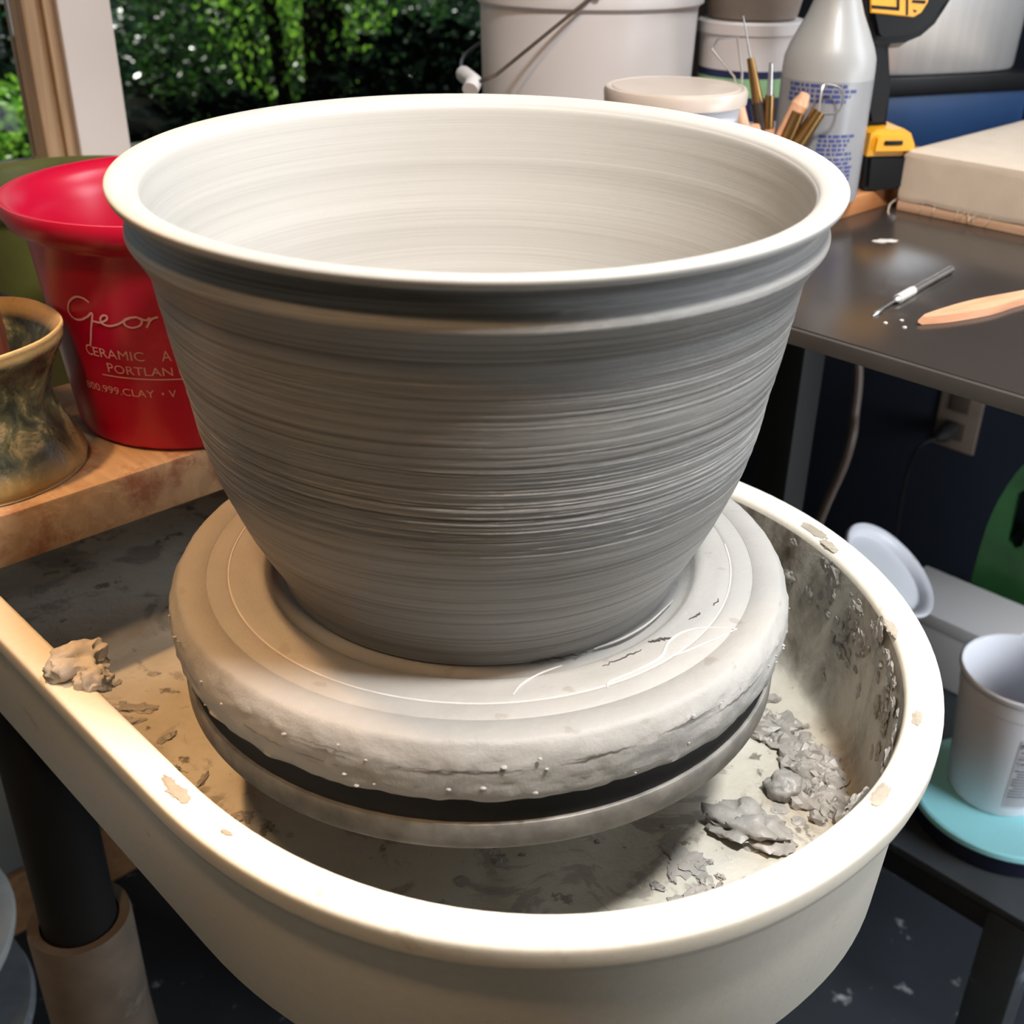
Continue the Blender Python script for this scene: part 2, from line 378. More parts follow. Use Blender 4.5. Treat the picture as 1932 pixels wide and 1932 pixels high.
# splash pan: one rim outline, offset along its normals
def outline():
    pts = []
    for i in range(0, 13): pts.append((0.41 - 0.41*i/12, -0.208))
    for k in range(1, 64):
        t = -1 + 2*k/64; s = math.sin(t*PI/2)
        p, hw = (2.2, 0.231) if s < 0 else (1.95, 0.2330)
        pts.append((-0.25*max(0, 1-abs(s)**p)**(1/p), 0.023 + hw*s))
    for i in range(0, 13): pts.append((0.41*i/12, 0.256))
    for k in range(1, 9):
        a = PI/2*k/8; pts.append((0.41 + 0.06*math.sin(a), 0.196 + 0.06*math.cos(a)))
    for k in range(0, 8):
        a = PI/2*k/8; pts.append((0.41 + 0.06*math.cos(a), -0.148 - 0.06*math.sin(a)))
    return pts
OUT = outline()
def offset(pts, d):
    r = []
    for i, p in enumerate(pts):
        a, b = pts[i-1], pts[(i+1) % len(pts)]
        t = Vector((b[0]-a[0], b[1]-a[1])).normalized(); nn = Vector((t.y, -t.x))     # outward
        r.append((p[0]+nn.x*d, p[1]+nn.y*d))
    return r
tst = offset(OUT, 0.01); SGN = 1 if min(p[0] for p in tst) < min(p[0] for p in OUT) else -1
def sweep(prof, cap0=False, cap1=False, zb=0.0):
    bm = bmesh.new(); rings = []
    for d, z in prof:
        rings.append([bm.verts.new(W(u, n, z) - Vector((0, 0, Z0)) + Vector((0, 0, zb))) for u, n in offset(OUT, d*SGN)])
    for a, b in zip(rings, rings[1:]):
        for k in range(len(a)): bm.faces.new((a[k], a[(k+1) % len(a)], b[(k+1) % len(a)], b[k]))
    for flag, ring in ((cap0, rings[0]), (cap1, rings[-1])):
        if flag:
            cen = bm.verts.new(sum((v.co for v in ring), Vector())/len(ring))
            for k in range(len(ring)): bm.faces.new((ring[k], ring[(k+1) % len(ring)], cen))
    return bm
pan = thing('splash_pan', 'cream plastic splash pan around the wheel, splattered with clay inside', 'splash pan', (0, 0, Z0 - 0.13))
PZ = 0.13
shell = sweep([(-0.0035, -0.0055), (-0.0032, -0.0035), (-0.0022, -0.0014), (-0.0006, -0.0003), (0.0008, 0), (0.0020, 0), (0.0148, 0), (0.0158, -0.0001), (0.0168, -0.0006), (0.0175, -0.0016), (0.0178, -0.0030), (0.0178, -0.0050), (0.0176, -0.0120), (0.0165, -0.0165), (0.0130, -0.0205), (0.0090, -0.0235), (0.0072, -0.028), (0.0062, -0.036), (0.0010, -0.124), (-0.0015, -0.129), (-0.006, -0.13)], cap1=True, zb=PZ)
o = obj('pan_shell', shell, M['pan'], pan, smooth=50)
inner = sweep([(-0.0035, -0.0055), (-0.0050, -0.02), (-0.0065, -0.06), (-0.0085, -0.098), (-0.0105, -0.1075), (-0.0150, -0.1135), (-0.024, -0.115)], cap1=True, zb=PZ)
o = obj('pan_lining', inner, M['pan_in'], pan, smooth=50); o['label'] = 'clay stained inside of the pan'

# thick bat of clay on the wheel head
def batfn(p):
    r = math.hypot(p.x, p.y)
    if r < 0.173: return p
    k = min(1, (r-0.173)/0.006); q = Vector((p.x, p.y, p.z))
    a = Vector((p.x*55, p.y*55, p.z*150)); b = Vector((p.x*22, p.y*22, p.z*60))
    d = 0.0003*noise.noise(b) + 0.0008*noise.noise(a) + 0.0008*noise.noise(a*2.7) - 0.0022*max(0, noise.noise(Vector((p.x*16, p.y*16, p.z*210 + 5))) - 0.28)
    if p.z < 0.020: d += 0.0013*noise.noise(Vector((p.x*90, p.y*90, 3))) ; q.z += 0.0012*noise.noise(Vector((p.x*70, p.y*70, 9)))
    s = 1 + k*d/r
    q.x *= s; q.y *= s; return q
bp = [(0, 0.0157), (0.15, 0.0157), (0.1745, 0.0159), (0.1785, 0.0168)]
bp += [(0.1803, 0.0180), (0.1810, 0.0205), (0.1815, 0.0235), (0.1818, 0.027), (0.1820, 0.030), (0.1820, 0.033), (0.1818, 0.036), (0.1816, 0.0385), (0.1811, 0.0405), (0.1802, 0.0425), (0.1788, 0.0452), (0.1772, 0.0478), (0.1757, 0.0495), (0.1738, 0.0503), (0.170, 0.0505)]
bp += [(0.1605, 0.0504), (0.1600, 0.0498), (0.1594, 0.0503), (0.1500, 0.0504), (0.1482, 0.0503), (0.1474, 0.0496), (0.1466, 0.0503), (0.140, 0.0502), (0.132, 0.0502), (0.1285, 0.0499), (0.1265, 0.0488), (0.1250, 0.0465), (0.1225, 0.0455), (0.1190, 0.0462), (0.117, 0.0485), (0.112, 0.0496), (0.10, 0.0498), (0, 0.0498)]
o = obj('clay_bat', lathe(bp, 512, batfn), M['bat'], None, (0, 0, Z0), smooth=60)
tag(o, 'thick pale grey clay bat on the wheel head under the big bowl', 'bat')
bat = o
def flatline(bm, pts, w, z=0.0504, jit=0.0, seed=0):
    P = spline([(x, y, 0) for x, y in pts], 7); rnd = random.Random(seed)
    P = [p + Vector((rnd.uniform(-jit, jit), rnd.uniform(-jit, jit), 0)) for p in P]
    n = len(P); return tube([(p.x, p.y, z) for p in P], w, 6, bm, taper=[0.35 + 0.65*math.sin(PI*min(1, max(0.08, k/(n-1)*0.9 + 0.05))) for k in range(n)])
sc_ = bmesh.new()  # pale clay tubes paint in the highlights along scratches and groove ring
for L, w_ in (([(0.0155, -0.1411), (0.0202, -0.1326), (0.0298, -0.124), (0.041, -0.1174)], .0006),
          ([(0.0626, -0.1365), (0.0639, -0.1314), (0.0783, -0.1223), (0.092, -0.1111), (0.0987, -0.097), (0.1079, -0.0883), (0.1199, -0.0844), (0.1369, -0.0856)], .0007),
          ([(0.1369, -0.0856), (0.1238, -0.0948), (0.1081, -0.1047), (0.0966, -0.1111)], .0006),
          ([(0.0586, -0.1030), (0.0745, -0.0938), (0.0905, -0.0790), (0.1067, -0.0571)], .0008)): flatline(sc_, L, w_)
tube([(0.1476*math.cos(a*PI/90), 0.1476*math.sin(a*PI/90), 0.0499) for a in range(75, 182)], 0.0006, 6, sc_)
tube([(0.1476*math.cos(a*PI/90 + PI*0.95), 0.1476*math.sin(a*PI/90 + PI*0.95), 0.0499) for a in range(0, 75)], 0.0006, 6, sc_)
k_ = obj('scratch_highlights', sc_, M['clay_lite'], bat); k_['label'] = 'painted highlights on the scratches and ring of the bat top'
ck = bmesh.new()
for i_, (L, w_) in enumerate((([(0.0249, -0.1146), (0.0343, -0.1120), (0.0443, -0.1097), (0.0544, -0.1052)], .0006), ([(0.0885, -0.0970), (0.0940, -0.0950), (0.1017, -0.0931)], .0010),
        ([(0.1129, -0.0757), (0.1180, -0.0720), (0.1200, -0.0700)], .0006), ([(0.062, -0.118), (0.074, -0.110), (0.083, -0.104)], .0005), ([(0.1288, -0.062), (0.1330, -0.056)], .0005))):
    flatline(ck, L, w_, 0.0502, 0.0008, i_)
for a0, a1, z_, w_ in ((-104, -84, .0375, .00028), (-78, -66, .0395, .0003), (-132, -112, .030, .0002), (-62, -48, .041, .0003), (-50, -36, .036, .00025), (-70, -58, .024, .0002), (-120, -108, .040, .00025)):
    rnd = random.Random(int(a0)); n_ = 22
    tube([(0.1820*math.cos(math.radians(a0 + (a1-a0)*k/n_)), 0.1820*math.sin(math.radians(a0 + (a1-a0)*k/n_)), z_ + rnd.uniform(-.0006, .0006)) for k in range(n_+1)], w_, 5, ck, taper=[math.sin(PI*max(.06, min(.94, k/n_))) for k in range(n_+1)])
k_ = obj('cracks', ck, M['dark_clay'], bat); k_['label'] = 'dark hairline cracks'
ch_ = bmesh.new(); rnd = random.Random(17)
for k in range(30):
    a_ = math.radians(rnd.uniform(-165, -15)); z_ = rnd.uniform(.019, .044); s_ = rnd.uniform(.0004, .0012)
    b_ = lump_bm((s_*1.4, s_, s_*.8), k*1.3, .3, 2); bmesh.ops.translate(b_, verts=b_.verts, vec=(0.1820*math.cos(a_), 0.1820*math.sin(a_), z_)); merge(ch_, b_)
k_ = obj('clay_burrs', ch_, M['bat'], bat); k_['kind'] = 'stuff'

# the thrown bowl
outer = [(0.1165, .0503), (0.1172, .054), (0.1195, .0625), (0.1262, .0745), (0.1368, .097), (0.1425, .112), (0.148, .128), (0.153, .150), (0.1555, .169), (0.158, .182), (0.1605, .195), (0.163, .2128), (0.1648, .224), (0.1660, .232), (0.1673, .2372)]
bead = [(0.1690, .2404), (0.1710, .2442), (0.1730, .2478), (0.1744, .2500), (0.1752, .2514), (0.1756, .2528), (0.1754, .2544), (0.1745, .2562), (0.1728, .2588), (0.1716, .2612), (0.1711, .2640), (0.1716, .2668), (0.1733, .2694), (0.1758, .2708), (0.1788, .2716)]
lip = [(0.18010, .27200), (0.18040, .27225), (0.1809, .2736), (0.18135, .2750), (0.1813, .2759), (0.1807, .2766), (0.1796, .2771), (0.1775, .2773), (0.1735, .2766), (0.1700, .2754), (0.1686, .2746), (0.1677, .2738), (0.1672, .2728)]
inn = [(0.1660, .2705), (0.1648, .263), (0.1622, .245), (0.157, .215), (0.150, .18), (0.142, .147), (0.131, .113), (0.115, .085), (0.092, .069), (0.05, .0635), (0.0, .063)]
def pc(P, n): return [(v.x, v.y) for v in spline([(a, b, 0) for a, b in P], n)]
A = pc(outer, 44)
def ridge(z):
    w = min(1, max(0, (z-0.058)/0.03))*min(1, max(0, (0.236-z)/0.02))
    act = max(0.15, min(1.3, 0.75 + 1.6*noise.noise(Vector((z*26, 4.4, 0)))))       # runs of strong and weak lines
    if z > 0.185: act *= 0.3
    big = 0.0010*noise.noise(Vector((z*38, 3.3, 0))) + 0.00032*noise.noise(Vector((z*130, 7.1, 0)))
    fin_ = 0.00075*abs(noise.noise(Vector((z*560, 1.7, 0)))) + 0.00042*noise.noise(Vector((z*1500, 5.2, 0)))
    return w*(big*0.45 + fin_*act)
B = pc([outer[-1]] + bead, 4)[1:] + lip
Cc = pc([lip[-1]] + inn, 12)[1:]
Cc = [(r + (0.0007*noise.noise(Vector((z*60, 9.9, 0))) + 0.0003*noise.noise(Vector((z*240, 2.2, 0)))) * (1 if 0.07 < z < 0.262 else 0), z) for r, z in Cc]
OZ = [z for r, z in A]
def rout(z):
    import bisect
    i = min(max(bisect.bisect(OZ, z), 1), len(OZ)-1); (r0, z0_), (r1, z1_) = A[i-1], A[i]
    return r0 + (r1-r0)*(z-z0_)/max(1e-9, z1_-z0_)
def bowlfn(p):
    k = max(0, (p.z-0.05)/0.226)
    r = math.hypot(p.x, p.y); s = 1.0
    if 0.058 < p.z < 0.238 and r > rout(p.z) - 0.004:
        t = ((math.atan2(p.y, p.x) - PI/2) % (2*PI))/(2*PI)
        zz = p.z + 0.011*(t - 0.5)
        j = 0.00012*noise.noise(Vector((p.x*40, p.y*40, p.z*700)))
        s = 1 + (ridge(zz) + j)/r
    return Vector((p.x*s, p.y*s, p.z + k*(0.0275*p.y - 0.0064*p.x)))
o = obj('clay_bowl', lathe([(0, .0507), (0.113, .0507)] + A + B + Cc, 256, bowlfn), [M['bowl'], M['bowl_in']], None, (0, 0, Z0), smooth=70)
nA = len(A) + 2
for k_, p in enumerate(o.data.polygons):
    if k_ // 256 >= nA + len(B) - len(lip): p.material_index = 1
tag(o, 'large freshly thrown grey clay bowl with rolled rim on the bat', 'bowl')

# clay scraps in and on the pan
GRP = 'loose clay lumps in and on the splash pan'
def lump(x, y, z, s, seed, label, m='clay', rz=0.0, amp=0.35, freq=1.6):
    o = obj('clay_lump', lump_bm(s, seed, amp, 4, freq), M[m], None, (x, y, z + Z0), rz, smooth=60)
    return tag(o, label, 'clay', GRP)
lump(0.165, -0.068, -0.1155, (0.026, 0.017, 0.010), 3, 'largest wet grey clay lump on the pan floor, in front of the wheel head', rz=-0.5, amp=0.5, freq=2.0)
lump(0.196, -0.032, -0.1155, (0.013, 0.0115, 0.010), 5, 'fist shaped wet clay lump between the big lump and the crumbly clay heap', amp=0.3)
lump(-0.232, -0.049, 0.0005, (0.016, 0.013, 0.010), 8, 'pale crumpled clay blob stuck on the left rim of the pan', 'clay_lite', 0.6, 0.45, 1.7)
lump(-0.219, -0.062, -0.004, (0.010, 0.008, 0.009), 12, 'small pale clay scrap hanging off the inner edge of the left rim', 'clay_lite', 0.2, 0.4, 1.7)
# crumbly heap along the right wall and dried spatter: nobody could count the bits
def heap():
    bm = bmesh.new(); rnd = random.Random(11)
    cen = [(0.178, 0.045), (0.200, 0.030), (0.214, 0.010), (0.222, -0.008), (0.227, -0.030), (0.229, -0.050), (0.219, -0.020)]
    for k in range(260):
        cx, cy_ = cen[rnd.randrange(len(cen))]
        x, y = cx + rnd.gauss(0, 0.008), cy_ + rnd.gauss(0, 0.011)
        u_, n_ = x*UX + y*UY, x*NX + y*NY
        if (u_/0.228)**2 + ((n_-0.023)/0.212)**2 > 1: continue
        if math.hypot(x, y) < 0.19 and rnd.random() < 0.8: continue
        s = rnd.uniform(0.0025, 0.0075)
        b = lump_bm((s*rnd.uniform(.8, 1.5), s*rnd.uniform(.7, 1.2), s*rnd.uniform(.5, 1.0)), rnd.random()*40, 0.6, 2, 2.4)
        bmesh.ops.rotate(b, verts=b.verts, cent=(0, 0, 0), matrix=Matrix.Rotation(rnd.uniform(0, 6.28), 3, 'Z'))
        bmesh.ops.translate(b, verts=b.verts, vec=(x, y, -0.1152))
        merge(bm, b)
    return bm
o = obj('clay_crumbs', heap(), M['clay'], None, (0, 0, Z0), smooth=25)
tag(o, 'heap of crumbly grey clay trimmings along the right pan wall', 'clay', kind='stuff')
def spatter():
    bm = bmesh.new(); rnd = random.Random(5)
    N = len(OUT)
    inn_ = offset(OUT, -0.0060*SGN)
    for k in range(95):
        i = rnd.randrange(int(N*0.42), int(N*0.68))
        u_, n_ = inn_[i]; z = -0.1 + 0.092*(rnd.random()**0.6)
        s = rnd.uniform(0.0015, 0.0075)
        b = lump_bm((s, s*rnd.uniform(.5, 1.6), s*0.28), rnd.random()*50, 0.6, 3, 1.8)
        bmesh.ops.translate(b, verts=b.verts, vec=(0, 0, -0.0004))
        a, c_ = inn_[i-1], inn_[(i+1) % N]
        t = (W(*c_) - W(*a)).normalized(); nrm = Vector((-t.y, t.x, 0))
        if nrm.dot(W(0.1, 0.02) - W(u_, n_)) < 0: nrm = -nrm
        rot = Matrix((t, Vector((0, 0, 1)), nrm)).transposed()
        p = W(u_, n_, z) - Vector((0, 0, Z0))
        for v in b.verts: v.co = rot @ v.co + p
        merge(bm, b)
    for k in range(90):                                  # flat flecks on the floor
        u_, n_ = rnd.uniform(-0.21, 0.25), rnd.uniform(-0.18, 0.2)
        if (min(0, u_)/0.22)**2 + ((n_-0.023)/0.205)**2 > 1: continue
        s = rnd.uniform(0.0015, 0.006)
        b = lump_bm((s, s*rnd.uniform(.5, 1), 0.0011), rnd.random()*50, 0.7, 2, 2.2)
        p = W(u_, n_, -0.1153) - Vector((0, 0, Z0))
        bmesh.ops.translate(b, verts=b.verts, vec=p); merge(bm, b)
    for (ua, ub, na, nb, cnt, smax) in ((0.06, 0.25, -0.19, -0.13, 46, .011), (-0.19, -0.14, -0.02, 0.05, 26, .010)):
        for k in range(cnt):
            s = rnd.uniform(0.002, smax)*(0.4 + 0.6*rnd.random())
            b = lump_bm((s*rnd.uniform(1, 1.7), s*rnd.uniform(.5, 1), 0.0016), rnd.random()*50, 0.7, 3, 2.0)
            bmesh.ops.rotate(b, verts=b.verts, cent=(0, 0, 0), matrix=Matrix.Rotation(rnd.uniform(0, 3.1), 3, 'Z'))
            p = W(rnd.uniform(ua, ub), rnd.uniform(na, nb), -0.1153) - Vector((0, 0, Z0))
            bmesh.ops.translate(b, verts=b.verts, vec=p); merge(bm, b)
    return bm
o = obj('clay_spatter', spatter(), M['clay'], None, (0, 0, Z0), smooth=25)
tag(o, 'dried clay spatter on the inner wall and floor of the splash pan', 'clay', kind='stuff')

rs = bmesh.new(); rnd = random.Random(9)
for x, y, s_ in ((0.236, 0.1085, .010), (0.241, 0.0875, .008), (0.2525, -0.0124, .007), (0.239, -0.0995, .006), (0.200, -0.1595, .008), (-0.1515, -0.153, .008), (-0.1575, -0.145, .005), (-0.122, -0.181, .003)):
    a_ = math.atan2(y, x) + PI/2
    b_ = lump_bm((s_*1.1, s_*.42, 0.0005), x*90, 0.6, 3, 2.4)
    bmesh.ops.rotate(b_, verts=b_.verts, cent=(0, 0, 0), matrix=Matrix.Rotation(a_, 3, 'Z'))
    bmesh.ops.translate(b_, verts=b_.verts, vec=(x, y, 0)); merge(rs, b_)
M['smear'] = mat('thin_dried_slip', srgb(164, 154, 138), 0.6, var=0.15, vscale=60)
o = obj('clay_smears', rs, M['smear'], None, (0, 0, Z0), smooth=60)
tag(o, 'thin dried clay smears on the top of the pan rim', 'clay', kind='stuff')

# ------------------------------------------------------------------ board across the pan with vase and bucket
c = W(0.3515, -0.01, 0.0185)
bm = box(0.187, 0.74, 0.0368, bev=0.002)
o = obj('wooden_board', bm, M['board'], None, c, PHI, smooth=40)
tag(o, 'muddy wooden board laid across the back of the splash pan', 'board')
BT = 0.037
vp = Vector((-0.350, 0.140, BT + Z0))
vase_prof = [(0, 0.0), (0.063, 0.0), (0.0690, 0.002), (0.0705, 0.007), (0.0680, 0.014), (0.0640, 0.022), (0.0600, 0.032), (0.0565, 0.044), (0.0550, 0.054), (0.0565, 0.066), (0.0610, 0.078), (0.0670, 0.089), (0.0685, 0.0955), (0.0695, 0.0985), (0.0690, 0.1005), (0.0665, 0.0990), (0.058, 0.088), (0.047, 0.070), (0.045, 0.05), (0.046, 0.02), (0.04, 0.01), (0, 0.008)]
def vfn(p):
    d = 0.0012*noise.noise(Vector((p.x*30, p.y*30, p.z*30)))
    r = math.hypot(p.x, p.y)
    return p if r < 0.03 else Vector((p.x*(1+d/r), p.y*(1+d/r), p.z + (0.0015*noise.noise(Vector((p.x*18, p.y*18, 4))) if p.z > 0.08 else 0)))
vprof = [(v.x, v.y) for v in spline([(a, b, 0) for a, b in vase_prof], 4)]
vprof[0] = (0, 0.0); vprof[-1] = (0, 0.008)
vprof = [(max(0, a), max(0, b)) for a, b in vprof]
o = obj('glazed_vase', lathe(vprof, 96, vfn), M['glaze'], None, vp, smooth=60)
tag(o, 'mottled green and tan glazed vase with flared lip beside the red bucket', 'vase')
br = thing('paint_brush', 'brown wooden brush handle standing in the mottled green vase', 'brush', (vp.x, vp.y, vp.z + 0.010))
obj('brush_handle', tube([(0.030, 0.0, 0.012), (0.0275, 0.0, 0.075), (0.0245, 0.0, 0.150)], 0.0080, 14), M['brown_wood'], br)
obj('brush_tip', tube([(0.0305, 0.0, 0.0), (0.030, 0.0, 0.012)], 0.006, 12, taper=[0.5, 1]), M['dark_wood'], br)

rb = thing('red_bucket', 'red plastic bucket with white lettering on the wooden board', 'bucket', (-0.222, 0.2515, BT + Z0), -0.06)
RB = lambda z: 0.0895 + (0.104-0.0895)*(z-0.0)/0.147
prof = [(0, 0), (0.086, 0.0), (0.0895, 0.003), (RB(0.05), 0.05), (RB(0.10), 0.10), (RB(0.146), 0.146), (0.1055, 0.149), (0.1145, 0.153), (0.1180, 0.160), (0.1192, 0.1675), (0.1184, 0.1705), (0.1152, 0.1705), (0.106, 0.163), (0.1005, 0.147), (RB(0.05)-0.003, 0.05), (0.0865, 0.006), (0, 0.005)]
obj('bucket_body', lathe(prof, 96), M['red'], rb, smooth=40)
let = bmesh.new()
def on_bucket(t, size, width, a0, z0): merge(let, wrap(text_bm(t, size, width), math.radians(a0), z0, lambda z: RB(z)+0.0005, 0.0985))
on_bucket('C', 0.0115, 0.0062, -118.8, 0.1095 - BT)
on_bucket('ERAMIC', 0.0100, 0.0400, -114.8, 0.1095 - BT)
on_bucket('A', 0.0115, 0.0068, -84.5, 0.1097 - BT)
on_bucket('P', 0.0105, 0.0050, -109.3, 0.0985 - BT)
on_bucket('ORTLAN', 0.0092, 0.0430, -106.0, 0.0985 - BT)
on_bucket('800.999.CLAY', 0.0082, 0.0600, -125.0, 0.0815 - BT)
on_bucket('\u2022', 0.0082, 0.0016, -87.0, 0.0818 - BT)
on_bucket('V', 0.0082, 0.0052, -84.0, 0.0818 - BT)
strip_bm(math.radians(-113), math.radians(-74), 0.0952 - BT, 0.0962 - BT, lambda z: RB(z)+0.0005, 30, let)
def ss(pts):            # pen stroke in degrees along the wall and metres up
    k = 0.0985*PI/180
    P = spline([(x*k, z, 0) for x, z in pts], 8); rows = []
    for i, p in enumerate(P):
        t = (P[min(i+1, len(P)-1)] - P[max(i-1, 0)]).normalized(); nn = Vector((-t.y, t.x, 0))*0.00075
        row = []
        for q in (p+nn, p-nn):
            a = q.x/0.0985; z = q.y - BT; r = RB(z)+0.0006
            row.append(let.verts.new((r*math.cos(a), r*math.sin(a), z)))
        rows.append(row)
    for a, b in zip(rows, rows[1:]): let.faces.new((a[0], a[1], b[1], b[0]))
ss([(-110.5, 0.150), (-113, 0.1525), (-117, 0.1522), (-121.5, 0.147), (-123.6, 0.140), (-121.5, 0.1355), (-117.5, 0.1355), (-113.2, 0.139), (-110.8, 0.1422), (-110.4, 0.1405), (-112.6, 0.131), (-114.4, 0.122), (-115.6, 0.117)])
ss([(-110.8, 0.1365), (-107.5, 0.1362), (-104.5, 0.1385), (-103.6, 0.1412), (-105.0, 0.1420), (-106.8, 0.1395), (-106.6, 0.1358), (-103.5, 0.1345), (-99.5, 0.1365), (-96, 0.1400), (-93.6, 0.1420)])
ss([(-93.6, 0.1420), (-96.4, 0.1400), (-96.6, 0.1362), (-94.0, 0.1345), (-90.8, 0.1362), (-89.6, 0.1398), (-91.2, 0.1422), (-93.6, 0.1418)])
ss([(-90.4, 0.1418), (-88.0, 0.1402), (-86.4, 0.1418), (-86.9, 0.1385), (-88.3, 0.1348)])
ss([(-87.2, 0.1385), (-85.2, 0.1415), (-83.2, 0.1425)])
o = obj('lettering', let, M['pink_ink'], rb, smooth=0); o['label'] = 'faded white lettering'

ob = thing('olive_bucket', 'olive green bucket with black wire handle behind the red bucket', 'bucket', (-0.393, 0.535, -0.06 + Z0))
prof = [(0, 0), (0.092, 0), (0.095, 0.003), (0.107, 0.19), (0.1125, 0.196), (0.1135, 0.206), (0.1105, 0.208), (0.104, 0.204), (0.102, 0.19), (0.092, 0.006), (0, 0.005)]
obj('bucket_body', lathe(prof, 72), M['olive'], ob)
arc = [(0.1105*math.cos(math.radians(-165 + 6*k)), 0.1105*math.sin(math.radians(-165 + 6*k)) - 0.004, 0.180 - 0.06*math.sin(PI*k/26)) for k in range(27)]
obj('wire_handle', tube(arc, 0.0022, 8), M['black'], ob)

# ------------------------------------------------------------------ work table and what is on it
TZ = 0.10
tb = thing('work_table', 'dark glossy work table along the right wall', 'table', W(0.10, 0.83, -0.9), PHI)
th = 0.9 + TZ
c2 = bmesh.new(); box(1.46, 0.955, 0.010, (0, 0, th - 0.005), bev=0.0015, bm=c2)
obj('table_top', c2, M['table'], tb, smooth=40)
obj('edge_band', box(1.46, 0.005, 0.0125, (0, 0.480, th - 0.0070), bev=0.0012), M['table_edge'], tb)
for (lx, ly) in ((0.10, 0.18), (-0.66, 0.40), (-0.66, -0.40), (0.66, 0.40), (0.66, -0.40)):
    obj('leg', box(0.045, 0.045, th - 0.010, (lx, ly, (th-0.010)/2), bev=0.004), M['black'], tb)

pk = W(0.252, 0.685, TZ + 0.01)
o = obj('wooden_plank', box(0.14, 0.60, 0.0198, bev=0.0015), M['plank'], None, pk, PHI)
tag(o, 'orange brown wooden plank on the table under the spray bottle', 'plank')
PT = TZ + 0.020

# canvas covered slab
sl = thing('wedging_slab', 'cream canvas covered wedging slab at the right of the table', 'slab', W(0.165 - 0.30, 0.748 + 0.22, TZ), PHI)
obj('wood_base', box(0.60, 0.44, 0.010, (0, 0, 0.0052), bev=0.001), M['slab_wood'], sl)
def canvas():
    bm = box(0.604, 0.444, 0.052, (0, 0, 0.0365), bev=0.006)
    bmesh.ops.subdivide_edges(bm, edges=[e for e in bm.edges if e.calc_length() > 0.03], cuts=40, use_grid_fill=True)
    for v in bm.verts:
        if v.co.z < 0.02: v.co.z += 0.0025*noise.noise(Vector((v.co.x*40, v.co.y*40, 1))) - 0.001
        if v.co.z < 0.055:
            d = 0.0012*noise.noise(Vector((v.co.x*14, v.co.y*14, v.co.z*20)))
            v.co.y += d; v.co.x += d
    return bm
obj('canvas_cover', canvas(), M['canvas'], sl, smooth=50)
fr = bmesh.new(); rnd = random.Random(3)
for k in range(34):
    x = rnd.uniform(-0.28, 0.29); y = 0.2225
    tube([(x, y - 0.001, 0.013), (x + rnd.uniform(-.004, .004), y + 0.001, 0.009), (x + rnd.uniform(-.008, .008), y + 0.003, 0.004 + rnd.uniform(0, .003))], 0.0004, 5, fr)
tube(spline([(0.05, 0.224, 0.012), (0.062, 0.230, 0.010), (0.078, 0.240, 0.0025), (0.086, 0.246, 0.001)], 6), 0.0008, 6, fr)
tube(spline([(0.302, 0.21, 0.012), (0.306, 0.222, 0.006), (0.300, 0.236, 0.001), (0.294, 0.245, 0.001)], 6), 0.0009, 6, fr)
o = obj('canvas_fringe', fr, M['canvas'], sl); o['kind'] = 'stuff'

# spray bottle
sb = thing('spray_bottle', 'frosted spray bottle with blue print standing on the plank', 'bottle', (0.342, 0.595, PT + Z0))
SBR = lambda z: 0.0445
prof = [(0, 0), (0.040, 0), (0.0435, 0.002), (0.0445, 0.006), (0.0445, 0.125), (0.0437, 0.136), (0.0405, 0.146), (0.034, 0.160), (0.0265, 0.175), (0.021, 0.190), (0.0185, 0.205), (0.0175, 0.222), (0.0165, 0.226), (0, 0.226)]
obj('bottle_body', lathe(prof, 64), M['spray_plastic'], sb, smooth=40)
obj('water_fill', strip_bm(0, 2*PI, 0.007, 0.118, lambda z: 0.0447, 64), M['spray_water'], sb)
ink = bmesh.new(); rnd = random.Random(8)
def ink_rows(a0, a1, z_top, z_bot, step, h):
    z = z_top
    while z > z_bot:
        a = a0 + rnd.uniform(0, .04); e = a1 - rnd.uniform(0, .3)
        while a < e:
            w = rnd.uniform(.05, .2); strip_bm(a, min(a+w, e), z-h, z, lambda q: 0.0450, 4, ink); a += w + 0.035
        z -= step
va = math.atan2(-0.591-0.595, 0-0.342)
ink_rows(va - 0.85, va + 0.75, 0.116, 0.100, 0.0046, 0.0030)
ink_rows(va - 0.05, va + 0.85, 0.070, 0.052, 0.0042, 0.0028)
ink_rows(va - 0.10, va + 0.90, 0.048, 0.020, 0.0040, 0.0026)
ink_rows(va - 0.75, va - 0.25, 0.050, 0.030, 0.0044, 0.0028)
o = obj('label_print', ink, M['blue_ink'], sb, smooth=0); o['label'] = 'rows of blue print'
obj('spray_collar', lathe([(0, 0.226), (0.0165, 0.226), (0.0165, 0.246), (0.012, 0.250), (0, 0.250)], 40), M['white_plastic'], sb)
hd = prism([(-0.018, 0.25), (0.014, 0.25), (0.016, 0.275), (0.040, 0.285), (0.040, 0.300), (-0.022, 0.300), (-0.030, 0.285)], -0.010, 0.010, 0.002)
obj('spray_head', hd, M['white_plastic'], sb, rz=0.3)
obj('trigger', prism([(0.018, 0.276), (0.028, 0.281), (0.040, 0.235), (0.034, 0.232)], -0.005, 0.005, 0.001), M['white_plastic'], sb, rz=0.3)

